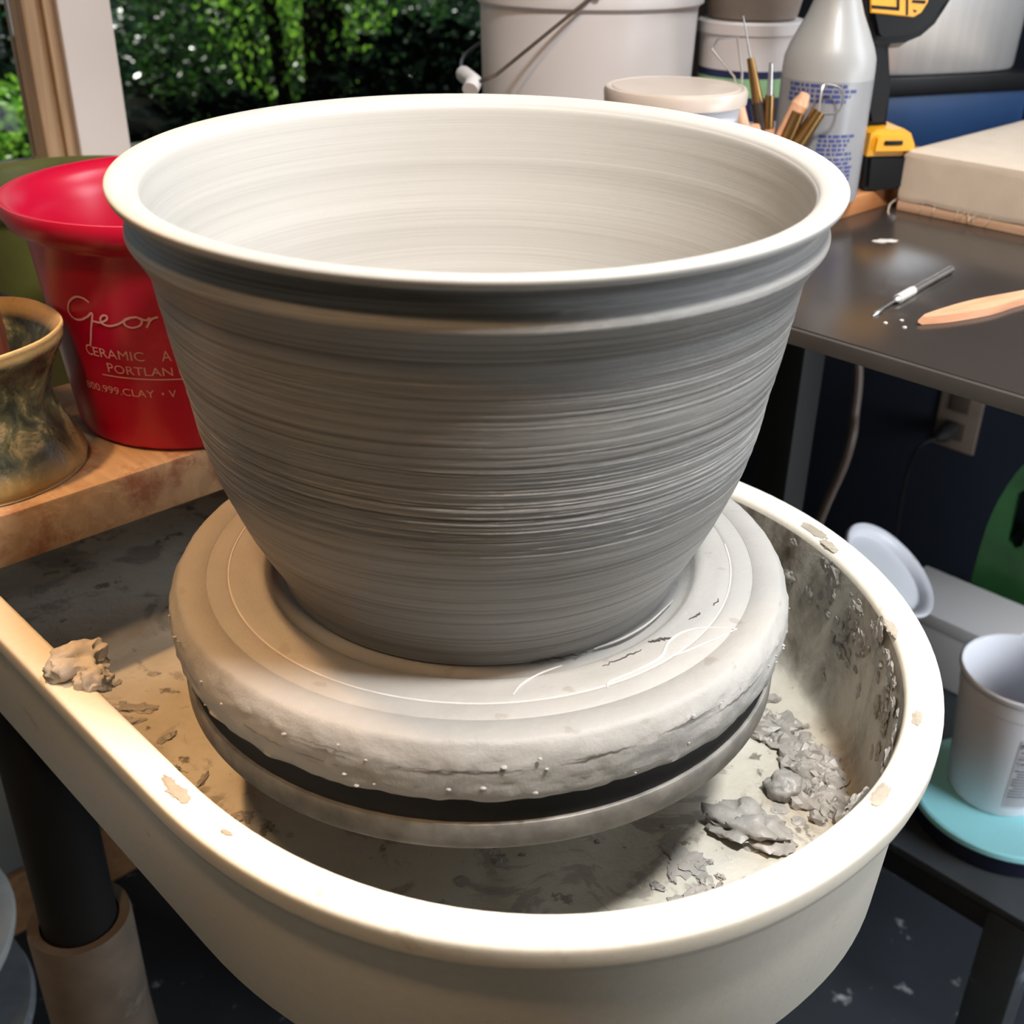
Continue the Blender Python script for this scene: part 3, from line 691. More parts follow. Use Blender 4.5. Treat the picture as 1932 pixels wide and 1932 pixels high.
# cordless drill standing on its battery
dr = thing('cordless_drill', 'yellow and black cordless drill standing on its battery beside the spray bottle', 'drill', (0.430, 0.658, PT + Z0), 0.12)
S = 1.22/2160; VS = S*0.90
def dp(px, py): return ((px - (1662 + (355-py)*0.166))*S, (355-py)*VS)
def dpoly(L): return [dp(*p) for p in L]
bb = bmesh.new(); prism(dpoly([(1609, 352), (1618, 352), (1692, 352), (1698, 349), (1707, 280), (1617, 280)]), -0.036, 0.036, 0.004, bm=bb)
obj('battery_case', bb, M['tool_black'], dr, smooth=40)
bb = bmesh.new(); prism(dpoly([(1616, 284), (1708, 284), (1710, 262), (1703, 240), (1690, 231), (1640, 231), (1626, 240)]), -0.039, 0.039, 0.006, bm=bb)
obj('battery_collar', bb, M['yellow'], dr, smooth=40)
q = dp(1664, 256); obj('battery_latch', box(0.020, 0.004, 0.0045, (q[0], -0.0385, q[1]), 0.001), M['tool_black'], dr)
bb = bmesh.new(); prism(dpoly([(1629, 234), (1672, 234), (1676, 160), (1678, 84), (1672, 60), (1634, 60), (1650, 98), (1645, 140), (1636, 190)]), -0.017, 0.017, 0.006, bm=bb)
obj('handle', bb, M['tool_black'], dr, smooth=40)
bb = bmesh.new(); prism(dpoly([(1636, -120), (1632, -20), (1632, 60), (1645, 74), (1700, 70), (1730, 58), (1756, 36), (1772, 12), (1784, -20), (1800, -60), (1806, -120), (1790, -150), (1650, -150)]), -0.030, 0.030, 0.008, bm=bb)
obj('motor_housing', bb, M['tool_black'], dr, smooth=40)
bb = bmesh.new(); prism(dpoly([(1632, -128), (1629, -40), (1629, 14), (1708, 22), (1722, 14), (1734, -4), (1744, -40), (1750, -128)]), -0.0325, -0.0295, 0.001, bm=bb)
o = obj('side_panel', bb, M['yellow'], dr, smooth=40)
mk = bmesh.new()
for L in ([(1630, 6), (1680, 10), (1681, 4), (1630, 0)], [(1676, 10), (1681, 10), (1682, -60), (1677, -60)], [(1693, 18), (1697, 18), (1698, -60), (1694, -60)], [(1706, 8), (1714, 10), (1709, 14)], [(1704, -4), (1728, -2), (1730, -8), (1705, -9)]):
    prism(dpoly(L), -0.0331, -0.0326, bm=mk)
o = obj('panel_marks', mk, M['tool_black'], dr, smooth=0)
bb = bmesh.new(); prism(dpoly([(1678, 84), (1700, 82), (1722, 68), (1728, 60), (1690, 66), (1678, 72)]), -0.010, 0.010, 0.002, bm=bb)
obj('trigger', bb, M['pipe'], dr)
q = dp(1840, -80); ch = lathe([(0, 0), (0.022, 0), (0.024, 0.01), (0.020, 0.045), (0.010, 0.055), (0, 0.055)], 32)
bmesh.ops.rotate(ch, verts=ch.verts, cent=(0, 0, 0), matrix=Matrix.Rotation(PI/2, 3, 'Y'))
bmesh.ops.translate(ch, verts=ch.verts, vec=(dp(1806, -80)[0] - 0.002, 0, q[1])); obj('chuck', ch, M['tool_black'], dr)

# white pail
wp = thing('white_pail', 'big white plastic pail with wire bail behind the bowl', 'pail', (0.122, 0.800, TZ + Z0))
prof = [(0, 0), (0.112, 0), (0.116, 0.004), (0.1215, 0.184), (0.1240, 0.187), (0.1270, 0.189), (0.1285, 0.200), (0.1275, 0.204), (0.1245, 0.204), (0.119, 0.199), (0.1175, 0.184), (0.112, 0.008), (0, 0.006)]
obj('pail_body', lathe(prof, 96), M['white_plastic'], wp)
G0 = Vector((-0.128, -0.122, 0.118)); E0 = Vector((-0.004, -0.1300, 0.205))
d = Vector((-0.25, 0.95, 0.05)).normalized(); gx = Vector((-0.105, -0.128, 0.126))
obj('wire_bail', tube([E0] + [E0.lerp(gx, k/6) for k in range(1, 7)] + spline([gx, G0, G0 + d*0.05, (-0.135, 0.03, 0.13), (-0.07, 0.115, 0.16), (0.006, 0.130, 0.205)], 6)[1:], 0.0019, 8), M['wire'], wp)
obj('bail_ear', tube([(-0.004, -0.118, 0.199), (-0.004, -0.133, 0.205)], 0.005, 12), M['white_plastic'], wp)
obj('bail_grip', tube([G0 + Vector((-0.004, -0.012, -0.006)), G0, G0 + d*0.045], 0.0085, 16), M['white_plastic'], wp)

# lidded deli container
dc = thing('deli_container', 'short white container with cloudy lid right behind the bowl rim', 'container', (0.176, 0.490, PT + Z0))
prof = [(0, 0), (0.045, 0), (0.047, 0.003), (0.0590, 0.110), (0.0590, 0.116), (0.0565, 0.117), (0.0545, 0.113), (0.044, 0.006), (0, 0.004)]
obj('container_body', lathe(prof, 72), M['tub_plastic'], dc)
obj('lid', lathe([(0.0590, 0.110), (0.0640, 0.110), (0.0645, 0.119), (0.063, 0.1225), (0.0605, 0.1230), (0.0590, 0.1218), (0.0575, 0.1218), (0.0565, 0.1230), (0.03, 0.1236), (0, 0.1236)], 72), M['cloudy'], dc)
ink = bmesh.new(); rnd = random.Random(4)
def rows(bm, rf, a0, a1, zt, zb, st, h):
    z = zt
    while z > zb:
        a = a0
        while a < a1 - 0.05:
            w = rnd.uniform(.06, .22); strip_bm(a, min(a+w, a1), z-h, z, rf, 4, bm); a += w + 0.05
        z -= st
rows(ink, lambda z: 0.0474 + 0.0120*(z-0.003)/0.107 + 0.0004, math.radians(-105), math.radians(-20), 0.098, 0.05, 0.009, 0.005)
obj('label_print', ink, M['grey_label'], dc, smooth=0)

# paint tub with a grey pot on top
pt = thing('paint_tub', 'white tub with navy and green label behind the tool jar', 'tub', (0.309, 0.811, TZ + Z0))
PTR = lambda z: 0.050 + 0.0075*z/0.158
prof = [(0, 0), (0.047, 0), (0.050, 0.003), (PTR(0.155), 0.155), (0.0600, 0.157), (0.0605, 0.168), (0.058, 0.170), (0, 0.170)]
obj('tub_body', lathe(prof, 64), M['white_plastic'], pt)
va = math.atan2(-0.591-0.811, -0.309)
lab = strip_bm(va-1.5, va+1.5, 0.020, 0.120, lambda z: PTR(z)+0.0004, 40); o = obj('label', lab, M['navy_ink'], pt); o['label'] = 'navy label'
lab = strip_bm(va-1.5, va+1.5, 0.092, 0.112, lambda z: PTR(z)+0.0008, 40); o = obj('label_band', lab, M['green_ink'], pt); o['label'] = 'pale green band'
lab = strip_bm(va+0.35, va+1.2, 0.070, 0.084, lambda z: PTR(z)+0.0008, 20); obj('label_patch', lab, M['black_ink'], pt)
lab = strip_bm(va-0.2, va+1.4, 0.036, 0.066, lambda z: PTR(z)+0.0008, 20); obj('label_panel', lab, M['grey_label'], pt)
gp = obj('grey_pot', lathe([(0, 0), (0.046, 0), (0.050, 0.003), (0.056, 0.03), (0.0575, 0.07), (0.0545, 0.07), (0.053, 0.03), (0.046, 0.006), (0, 0.006)], 56), M['paint_grey'], None, (0.309, 0.811, TZ + 0.170 + Z0))
tag(gp, 'dull grey pot stacked on top of the labelled white tub', 'pot')

# jar of tools
JX, JY = 0.2788, 0.5375
jr = obj('tool_jar', lathe([(0, 0), (0.030, 0), (0.0325, 0.003), (0.033, 0.050), (0.0315, 0.052), (0.030, 0.050), (0.029, 0.006), (0, 0.005)], 48), M['paint_grey'], None, (JX, JY, PT + Z0))
tag(jr, 'small jar holding the pottery tools beside the spray bottle', 'jar')
TG = 'pottery tools standing in the jar'
def tool(name, label, foot, top, parts):
    """foot and top in world x, y, z (z above the wheel head); parts lie between fractions 0 and 1"""
    f = Vector(foot); t = Vector(top)
    e = thing(name, label, 'tool', (f.x, f.y, f.z + Z0), group=TG)
    for nm, a, b, r0, r1, m in parts:
        P = [(t-f)*(a + (b-a)*k/4) for k in range(5)]
        obj(nm, tube(P, 1.0, 12, taper=[r0 + (r1-r0)*k/4 for k in range(5)]), M[m], e)
    return e
jb = PT + 0.006
T = tool('modelling_tool', 'dark handled tool with brass ferrule leaning left in the jar', (JX + .010, JY - .010, jb), (0.252, 0.566, 0.276),
     [('handle', 0, .62, .0065, .0075, 'dark_wood'), ('ferrule', .62, .88, .0055, .0035, 'brass'), ('needle', .88, 1.12, .0010, .0006, 'chrome')])
T = tool('wire_trimmer', 'wire trimming tool with square loop at the left of the jar', (JX - .004, JY - .014, jb), (0.244, 0.540, 0.222),
     [('handle', 0, 1, .006, .0055, 'pale_wood')])
lp = [(0.240, 0.548, 0.243), (0.219, 0.560, 0.266), (0.224, 0.563, 0.274), (0.243, 0.567, 0.276), (0.248, 0.552, 0.245)]
obj('wire_loop', tube([Vector(p) - Vector((JX - .004, JY - .014, jb)) for p in [(0.244, 0.540, 0.222)] + lp + [(0.246, 0.540, 0.222)]], 0.0011, 6), M['chrome'], T)
T = tool('ribbon_tool', 'brass necked tool with steel tip in the middle of the jar', (JX + .004, JY + .008, jb), (0.274, 0.541, 0.228),
     [('handle', 0, .70, .0055, .006, 'pale_wood'), ('ferrule', .70, 1, .0052, .0042, 'brass'), ('tip', 1.0, 1.28, .0028, .0020, 'chrome')])
T = tool('wooden_knife', 'pale wooden modelling knife leaning right towards the spray bottle', (JX - .012, JY + .006, jb), (0.308, 0.5405, 0.230),
     [('blade', 0, .9, .0075, .0085, 'pale_wood'), ('tip', .9, 1.0, .0085, .0045, 'pale_wood')])
T = tool('loop_tool', 'brown ferruled tool leaning right in front of the wooden knife', (JX - .006, JY - .004, jb), (0.301, 0.532, 0.214),
     [('handle', 0, .55, .006, .0075, 'pale_wood'), ('ferrule', .55, 1, .0075, .0065, 'brass')])
T = tool('hoop_tool', 'brass collared tool with large wire hoop at the right of the jar', (JX - .010, JY - .012, jb), (0.320, 0.531, 0.215),
     [('handle', 0, .62, .0062, .0075, 'pale_wood'), ('ferrule', .62, 1, .0078, .0068, 'brass')])
f0 = Vector((JX - .010, JY - .012, jb))
obj('wire_loop', tube([Vector(p) - f0 for p in spline([(0.320, 0.531, 0.215), (0.322, 0.537, 0.235), (0.328, 0.539, 0.238), (0.340, 0.536, 0.234), (0.342, 0.533, 0.222), (0.336, 0.530, 0.214), (0.321, 0.530, 0.213)], 5)], 0.0011, 6), M['chrome'], T)
T = tool('short_tool', 'stubby pale tool handle low in front of the jar rim', (JX + .008, JY + .004, jb), (0.2575, 0.5235, 0.202), [('handle', 0, 1, .006, .0062, 'pale_wood')])

# tools lying on the table
nt_ = thing('needle_tool', 'thin grey metal tool lying on the dark table top', 'tool', (0.366, 0.3375, TZ + 0.0036 + Z0), math.atan2(0.119, 0.106))
obj('handle', tube([(-0.040, 0, 0), (-0.036, 0, 0), (-0.010, 0, 0), (0.040, 0, 0), (0.079, 0, 0)], 0.0036, 12, taper=[.4, .95, 1, .85, .95]), M['chrome'], nt_)
o = obj('grip', tube([(-0.034, 0, 0), (-0.004, 0, 0)], 0.0040, 12), M['clay_lite'], nt_); o['label'] = 'pale clay smeared grip'
obj('spoon_tip', tube([(-0.040, 0, 0), (-0.060, 0, -0.0008), (-0.066, 0, -0.0016), (-0.074, 0, -0.002), (-0.080, 0, -0.003)], 0.0016, 10, taper=[.8, .6, 1.0, 1.4, .3]), M['chrome'], nt_)
kn = prism([(v.x, v.y) for v in spline([(0, 0, 0), (0.03, -0.0075, 0), (0.07, -0.0105, 0), (0.11, -0.006, 0), (0.16, -0.004, 0), (0.20, -0.006, 0), (0.205, 0.0, 0), (0.16, 0.006, 0), (0.11, 0.0095, 0), (0.07, 0.0105, 0), (0.03, 0.0065, 0), (0, 0.001, 0)], 5)][:-1], 0.0, 0.0065, 0.0022, axis='Z')
o = obj('wooden_knife', kn, M['knife_wood'], None, (0.342, 0.258, TZ + 0.0003 + Z0), math.atan2(0.058, 0.109))
tag(o, 'pale wooden modelling knife lying on the table edge', 'tool')
rnd = random.Random(21)
for k, (x, y, lb) in enumerate([(0.318, 0.262, 'tiny pale clay drop on the table near the grey tool tip'), (0.333, 0.268, 'pale clay speck on the table between the two tools'), (0.330, 0.252, 'round clay drop beside the wooden knife tip')]):
    o = obj('clay_drop', lump_bm((0.0017, 0.0015, 0.0011), k+2, .2, 2), M['clay_lite'], None, (x, y, TZ + Z0)); tag(o, lb, 'clay', 'clay drops on the table')
o = obj('clay_smear', lump_bm((0.012, 0.005, 0.0010), 4, .6, 3, 2.5), M['clay_lite'], None, (0.392, 0.500, TZ + Z0), 0.2); tag(o, 'dry pinkish clay smear on the table beyond the bowl rim', 'clay')

# blue tote and aluminium roaster
td = math.atan2(0.954-0.882, 0.704-0.494)
tx, ty = math.cos(td), math.sin(td)
tc = Vector((0.4765 + 0.135*tx - 0.080*ty, 0.876 + 0.135*ty + 0.080*tx, TZ + Z0))
tt = thing('storage_tote', 'blue plastic tote with black lid at the back of the table', 'tote', tc, td)
obj('tote_body', box(0.262, 0.126, 0.072, (0, 0, 0.036), 0.006), M['tote'], tt)
obj('tote_lid', box(0.272, 0.138, 0.022, (0, 0, 0.083), 0.004), M['tool_black'], tt)
def oval(a, b, p, n=72): return [(a*(abs(math.cos(t))**(2/p))*(1 if math.cos(t) > 0 else -1), b*(abs(math.sin(t))**(2/p))*(1 if math.sin(t) > 0 else -1)) for t in [2*PI*k/n for k in range(n)]]
def ovals(rings):
    bm = bmesh.new(); R_ = []
    for a, b, z in rings: R_.append([bm.verts.new((x, y, z)) for x, y in oval(a, b, 3.0)])
    for A_, B_ in zip(R_, R_[1:]):
        for k in range(len(A_)): bm.faces.new((A_[k], A_[(k+1) % len(A_)], B_[(k+1) % len(B_)], B_[k]))
    bm.faces.new(R_[0]); bm.faces.new(R_[-1]); return bm
al = thing('aluminium_roaster', 'shiny aluminium roasting pot standing on the black tote lid', 'pot', (tc.x, tc.y, tc.z + 0.094), td)
obj('pot_body', ovals([(0.118, 0.052, 0), (0.127, 0.060, 0.002), (0.129, 0.062, 0.006), (0.134, 0.066, 0.15), (0.138, 0.070, 0.152), (0.138, 0.070, 0.156), (0.131, 0.063, 0.156), (0.126, 0.058, 0.01), (0.11, 0.045, 0.006)]), M['alu'], al, smooth=40)
for s in (-1, 1):
    obj('pot_handle', tube(spline([(s*0.131, -0.022, 0.12), (s*0.155, -0.020, 0.122), (s*0.155, 0.020, 0.122), (s*0.131, 0.022, 0.12)], 6), 0.004, 8), M['alu'], al)

# ------------------------------------------------------------------ below the table
SZ = -0.55
sh = thing('low_shelf', 'dusty black low shelf stand under the table', 'shelf', W(-0.01, 0.885, -0.9), PHI)
hh = 0.9 + SZ
obj('shelf_top', box(0.40, 0.60, 0.012, (0, 0, hh - 0.006), 0.003), M['shelf'], sh)
obj('apron', box(0.392, 0.012, 0.034, (0, 0.290, hh - 0.028), 0.002), M['black'], sh)
obj('apron', box(0.012, 0.58, 0.034, (-0.19, 0, hh - 0.028), 0.002), M['black'], sh)
for sx in (-1, 1):
    for s_y in (-1, 1):
        obj('leg', box(0.05, 0.05, hh - 0.012, (sx*0.178, s_y*0.276, (hh-0.012)/2), 0.008), M['shelf'], sh)
lt = thing('lidded_tub', 'shallow navy tub with pale aqua lid on the low shelf', 'tub', (0.605, 0.402, SZ + Z0))
obj('tub_body', lathe([(0, 0), (0.098, 0), (0.101, 0.003), (0.1035, 0.024), (0, 0.024)], 72), M['navy'], lt)
o = obj('lid', lathe([(0, 0.024), (0.1035, 0.024), (0.1045, 0.026), (0.1035, 0.031), (0.100, 0.032), (0.096, 0.0305), (0, 0.0305)], 72), M['teal'], lt); o['label'] = 'pale aqua lid'
yz = SZ + 0.0308
yt = thing('yogurt_tub', 'open white yogurt tub with printed facts panel on the aqua lid', 'tub', (0.600, 0.416, yz + Z0))
yt.scale = (1.17, 1.17, 1.20)
YR = lambda z: 0.046 + 0.0105*(z-0.004)/0.13
prof = [(0, 0), (0.043, 0), (0.046, 0.004), (YR(0.116), 0.116), (0.0560, 0.117), (0.0568, 0.133), (0.0595, 0.135), (0.0600, 0.139), (0.0580, 0.1405), (0.0560, 0.139), (0.0545, 0.120), (0.0525, 0.114), (0.0435, 0.008), (0, 0.006)]
obj('tub_body', lathe(prof, 80), M['tub_plastic'], yt)
va = math.atan2(-0.591-0.418, -0.604)
a0, a1 = va + 0.22, va + 0.95
lab = strip_bm(a0, a1, 0.014, 0.098, lambda z: YR(z)+0.0004, 20); o = obj('facts_panel', lab, M['grey_label'], yt, smooth=60); o['label'] = 'grey printed facts panel'
ink = bmesh.new(); YW = lambda z: YR(z) + 0.0007
def ytext(t, size, width, da, z): merge(ink, wrap(text_bm(t, size, width), a0 + da, z, YW, 0.051))
ytext('Nutrition F', 0.0085, 0.030, 0.03, 0.0885)
ytext('Calories', 0.0060, 0.016, 0.03, 0.0690)
for z, h in ((0.0800, .0006), (0.0770, .0014), (0.0665, .0006), (0.0300, .0016), (0.0260, .0006), (0.0225, .0006), (0.0190, .0006)): strip_bm(a0+.03, a1-.03, z-h, z, YW, 16, ink)
for k in range(9):
    z = 0.0625 - k*0.0036; strip_bm(a0+.03+(.06 if k in (1, 2, 6) else 0), a0+.36+.05*math.sin(k*2.3), z-.0014, z, YW, 8, ink)
strip_bm(a0+.05, a0+.42, 0.0838, 0.0850, YW, 8, ink)
strip_bm(a0+.02, a0+.11, 0.1225, 0.1260, lambda z: 0.0569, 6, ink); strip_bm(a0+.14, a0+.24, 0.1225, 0.1260, lambda z: 0.0569, 6, ink)
obj('facts_print', ink, M['black_ink'], yt, smooth=0)
bx = thing('white_box', 'plain off-white box behind the yogurt tub on the shelf', 'box', W(0.075, 0.950, SZ), PHI)
obj('box_body', box(0.17, 0.11, 0.090, (0, 0, 0.045), 0.003), M['white_plastic'], bx)
obj('box_lid', box(0.174, 0.114, 0.020, (0, 0, 0.0925), 0.003), M['white_plastic'], bx)
# lid propped on the box
nrm = Vector((0.50, -0.27, 0.82)).normalized()
qx = Vector((0.80, -0.46, -0.40)); qx = (qx - nrm*qx.dot(nrm)).normalized(); qy = nrm.cross(qx)
ld = obj('white_lid', lathe([(0, 0.0), (0.062, 0.0), (0.064, 0.002), (0.066, 0.010), (0.072, 0.012), (0.074, 0.015), (0.072, 0.018), (0.067, 0.0165), (0.0625, 0.012), (0.060, 0.005), (0, 0.004)], 72), M['tub_plastic'], None, smooth=40)
m4 = Matrix((qx, qy, nrm)).transposed().to_4x4(); m4.translation = Vector((0.522, 0.668, -0.386 + Z0)); ld.matrix_world = m4
tag(ld, 'round white plastic lid tipped up against the off-white box', 'dish')
# green jug
jg = thing('green_jug', 'dark green plastic jug with hand hole at the back of the shelf', 'jug', W(0.012, 1.080, SZ), PHI)
def jug():
    bm = bmesh.new()
    out_ = [(v.x, v.y) for v in spline([(-0.10, 0, 0), (0.085, 0, 0), (0.092, 0.01, 0), (0.094, 0.10, 0), (0.088, 0.20, 0), (0.062, 0.285, 0), (0.020, 0.325, 0), (0.018, 0.345, 0), (-0.018, 0.345, 0), (-0.020, 0.325, 0), (-0.07, 0.28, 0), (-0.10, 0.20, 0), (-0.105, 0.10, 0)], 4)][:-1]
    hole = [(0.063, 0.165), (0.049, 0.158), (0.040, 0.166), (0.037, 0.235), (0.043, 0.248), (0.055, 0.248), (0.065, 0.235)]
    def loop(P, y): return [bm.verts.new((p[0], y, p[1])) for p in P]
    fr_, bk = loop(out_, 0.042), loop(out_, -0.042); hf, hb = loop(hole, 0.036), loop(hole, -0.036)
    for a, b in ((fr_, bk), (hf, hb)):
        for k in range(len(a)): bm.faces.new((a[k], a[(k+1) % len(a)], b[(k+1) % len(a)], b[k]))
    for a, h in ((fr_, hf), (bk, hb)):
        es = []
        for L in (a, h):
            for k in range(len(L)):
                e = bm.edges.get((L[k], L[(k+1) % len(L)])) or bm.edges.new((L[k], L[(k+1) % len(L)])); es.append(e)
        bmesh.ops.triangle_fill(bm, edges=es, use_beauty=True)
    return bm
o = obj('jug_body', jug(), M['green_jug'], jg, smooth=40)
obj('cap', lathe([(0, 0.345), (0.022, 0.345), (0.022, 0.372), (0.019, 0.375), (0, 0.375)], 32), M['tool_black'], jg)

# outlet, plug and cord on the right wall
ot = thing('wall_outlet', 'electrical outlet plate low on the navy wall under the table', 'outlet', W(0.293, 1.3185, -0.352), PHI)
obj('cover_plate', box(0.072, 0.006, 0.116, (0, 0, 0), 0.002), M['outlet'], ot)
for s in (-1, 1): obj('receptacle', box(0.032, 0.003, 0.030, (0, 0.0045, s*0.024), 0.001), M['cable'], ot)
pg = thing('power_cord', 'black plug and cord hanging from the wall outlet', 'cord', W(0.297, 1.300, -0.372), PHI)
obj('plug', tube([(0, -0.010, 0), (0, 0.022, -0.002), (0.004, 0.034, -0.006)], 0.014, 12, taper=[1, .95, .4]), M['rubber'], pg)
obj('cord', tube(spline([(0.004, 0.034, -0.006), (0.020, 0.055, -0.022), (0.036, 0.045, -0.09), (0.040, 0.030, -0.22), (0.040, 0.02, -0.40), (0.045, 0.03, -0.5225)], 8), 0.003, 8), M['rubber'], pg)
cb = obj('hanging_hose', tube(spline([(0.431, 0.700, 0.074), (0.437, 0.680, -0.04), (0.447, 0.668, -0.10), (0.448, 0.660, -0.15), (0.440, 0.640, -0.20), (0.425, 0.685, -0.40), (0.42, 0.70, -0.897)], 8), 0.006, 10), M['cable'], None, (0, 0, Z0))
tag(cb, 'tan rubber hose hanging below the table behind the leg', 'hose')

# round stool at the lower left
st = thing('round_stool', 'round two-tier stool with pale seat above a grey disc at the lower left', 'stool', (-0.668, 0.252, 0.0))
obj('seat', lathe([(0, 0.300), (0.160, 0.300), (0.168, 0.304), (0.170, 0.311), (0.168, 0.318), (0.160, 0.321), (0, 0.321)], 72), M['stool_grey'], st)
obj('pedestal', lathe([(0, 0.0), (0.10, 0.0), (0.10, 0.012), (0.04, 0.02), (0.035, 0.300), (0, 0.300)], 48), M['black'], st)
obj('foot_disc', lathe([(0.036, 0.180), (0.165, 0.180), (0.168, 0.184), (0.165, 0.198), (0.036, 0.200), (0.036, 0.180)], 72), M['stool_dark'], st)

# ------------------------------------------------------------------ the room
UB, UWIN, NL, NR, ZC = -2.3, 0.86, -1.7, 1.32, 1.45
def ubox(u0, u1, n0, n1, z0, z1, bm=None, bev=0.0):
    bm = bm or bmesh.new()
    t = box(abs(u1-u0), abs(n1-n0), abs(z1-z0), (0, 0, 0), bev)
    bmesh.ops.rotate(t, verts=t.verts, cent=(0, 0, 0), matrix=Matrix.Rotation(PHI, 3, 'Z'))
    bmesh.ops.translate(t, verts=t.verts, vec=W((u0+u1)/2, (n0+n1)/2, (z0+z1)/2))
    return merge(bm, t)
struct('floor', ubox(UB-.1, UWIN+.12, NL-.1, NR+.1, -0.95, -0.9), M['floor'])
struct('ceiling', ubox(UB-.1, UWIN+.12, NL-.1, NR+.1, ZC, ZC+.08), M['ceiling'])
struct('wall_right', ubox(UB-.1, UWIN+.12, NR, NR+.1, -0.9, ZC), M['blue_wall'])
struct('wall_left', ubox(UB-.1, UWIN+.12, NL-.1, NL, -0.9, ZC), M['pale_wall'])
struct('wall_back', ubox(UB-.1, UB, NL, NR, -0.9, ZC), M['pale_wall'])
SILL = 0.108
wb = ubox(UWIN, UWIN+.12, NL, NR, -0.9, SILL-.02)
ubox(UWIN, UWIN+.12, NL, NR, 1.15, ZC, wb); ubox(UWIN, UWIN+.12, NL, -1.1, SILL-.02, 1.15, wb); ubox(UWIN, UWIN+.12, 1.27, NR, SILL-.02, 1.15, wb)
struct('wall_window', wb, M['wall'])
struct('trim_1', ubox(UWIN-.018, UWIN+.12, -1.1, 1.27, SILL-.02, SILL, bev=0.003), M['sill'])
struct('trim_2', ubox(UWIN-.004, UWIN+.11, 0.170, 0.230, SILL, 1.15, bev=0.002), M['white_paint'])
struct('trim_3', ubox(UWIN-.006, UWIN+.11, 1.215, NR-.001, SILL, 1.15, bev=0.002), M['dark_wood'])
w1 = struct('window_1', ubox(UWIN+.012, UWIN+.06, 0.138, 0.1695, SILL, 1.15, ubox(UWIN+.02, UWIN+.07, -1.099, -1.06, SILL, 1.15), 0.003), M['trim_wood'])
wf = bmesh.new(); ubox(UWIN+.004, UWIN+.03, 0.1575, 0.1698, SILL, 1.149, wf, 0.002); struct('window_stop', wf, M['trim_wood'], parent=w1)
struct('window_pane', ubox(UWIN+.045, UWIN+.049, -1.06, 0.138, SILL, 1.15), M['glass'], parent=w1)
w2 = struct('window_2', ubox(UWIN+.03, UWIN+.07, 0.2302, 0.242, SILL, 1.15, ubox(UWIN+.03, UWIN+.07, 1.20, 1.2148, SILL, 1.15)), M['rubber'])
struct('window_pane', ubox(UWIN+.045, UWIN+.049, 0.242, 1.20, SILL, 1.15), M['glass'], parent=w2)
struct('baseboard_window', ubox(UWIN-.014, UWIN-.0005, NL, NR-.001, -0.9, -0.80, bev=0.003), M['base_wood'])
bs = ubox(0.52, UWIN-.0005, -0.10, 0.26, -0.08, -0.0605, bev=0.002)
for n_ in (0.16, 0.24): ubox(UWIN-.22, UWIN-.001, n_-.01, n_+.01, -0.13, -0.08, bs)
o = obj('wall_shelf', bs, M['white_paint'], None); tag(o, 'short wall shelf under the window holding the olive bucket', 'shelf')
# unseen eave added to keep the sun out of the room; ground outside
struct('sun_block_eave', ubox(UWIN+.12, UWIN+1.15, NL-.5, NR+.8, 1.25, 1.33), M['sun_block'])
struct('ground_outside', ubox(UWIN+.12, UWIN+11, -7, 12, -1.05, -0.95), M['soil'])

# ------------------------------------------------------------------ garden beyond the window
def foliage(bm, rnd, cen, rad, count, size, droop=0.0):
    for k in range(count):
        d = Vector((rnd.gauss(0, 1), rnd.gauss(0, 1), rnd.gauss(0, 1))).normalized()*(rnd.random()**0.4)
        p = Vector((cen.x + d.x*rad[0], cen.y + d.y*rad[1], cen.z + d.z*rad[2]))
        s = size*rnd.uniform(.55, 1.35)
        a = Vector((rnd.gauss(0, 1), rnd.gauss(0, 1), rnd.gauss(0, .7) - droop)).normalized(); b = a.orthogonal().normalized()
        b.rotate(Matrix.Rotation(rnd.uniform(0, 6.28), 3, a)); c_ = a.cross(b)
        pts = [p - a*s, p - a*s*.2 + b*s*.42, p + a*s*.3 + b*s*.34 + c_*s*.06, p + a*s, p + a*s*.3 - b*s*.34 + c_*s*.06, p - a*s*.2 - b*s*.42]
        bm.faces.new([bm.verts.new(q) for q in pts])
def tree(name, label, u, n, zc, rad, count, size, m, seed, trunk=True, droop=0.0, group='garden shrubs and trees beyond the window'):
    rnd = random.Random(seed); base = W(u, n, -0.95)
    t = thing(name, label, 'tree' if 'tree' in name else 'shrub', base, 0, group)
    bm = bmesh.new(); foliage(bm, rnd, Vector((0, 0, zc + 0.95)), rad, count, size, droop)
    obj('foliage', bm, M[m], t, smooth=0)
    if trunk:
        tb_ = bmesh.new()
        for k in range(5):
            a = rnd.uniform(0, 6.28); x, y = math.cos(a)*rad[0]*.5, math.sin(a)*rad[1]*.5
            tube(spline([(x*.15, y*.15, 0), (x*.5, y*.5, (zc+.95)*.6), (x, y, zc + .95 + rad[2]*.6)], 5), 0.025, 7, tb_)
        obj('trunk', tb_, M['bark'], t)
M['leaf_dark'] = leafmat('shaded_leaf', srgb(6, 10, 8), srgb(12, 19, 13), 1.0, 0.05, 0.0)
tree('leafy_tree', 'dark leafy tree nearest the white window post', 4.3, 1.20, -0.05, (.74, .74, .80), 12000, .021, 'leaf3', 1)
tree('leafy_tree', 'dark leafy tree filling the middle of the right window', 4.3, 2.72, -0.05, (.74, .74, .80), 12000, .021, 'leaf', 2)
tree('leafy_tree', 'dark leafy tree just left of the white pail', 4.3, 4.22, -0.05, (.74, .74, .80), 11000, .021, 'leaf3', 3)
tree('leafy_tree', 'far leafy tree behind the gap beside the window post', 6.1, 2.05, -0.05, (.95, .85, .88), 11000, .027, 'leaf', 4)
tree('leafy_tree', 'far leafy tree behind the gap in the right window', 6.1, 3.95, -0.05, (.95, .85, .88), 11000, .027, 'leaf3', 5)
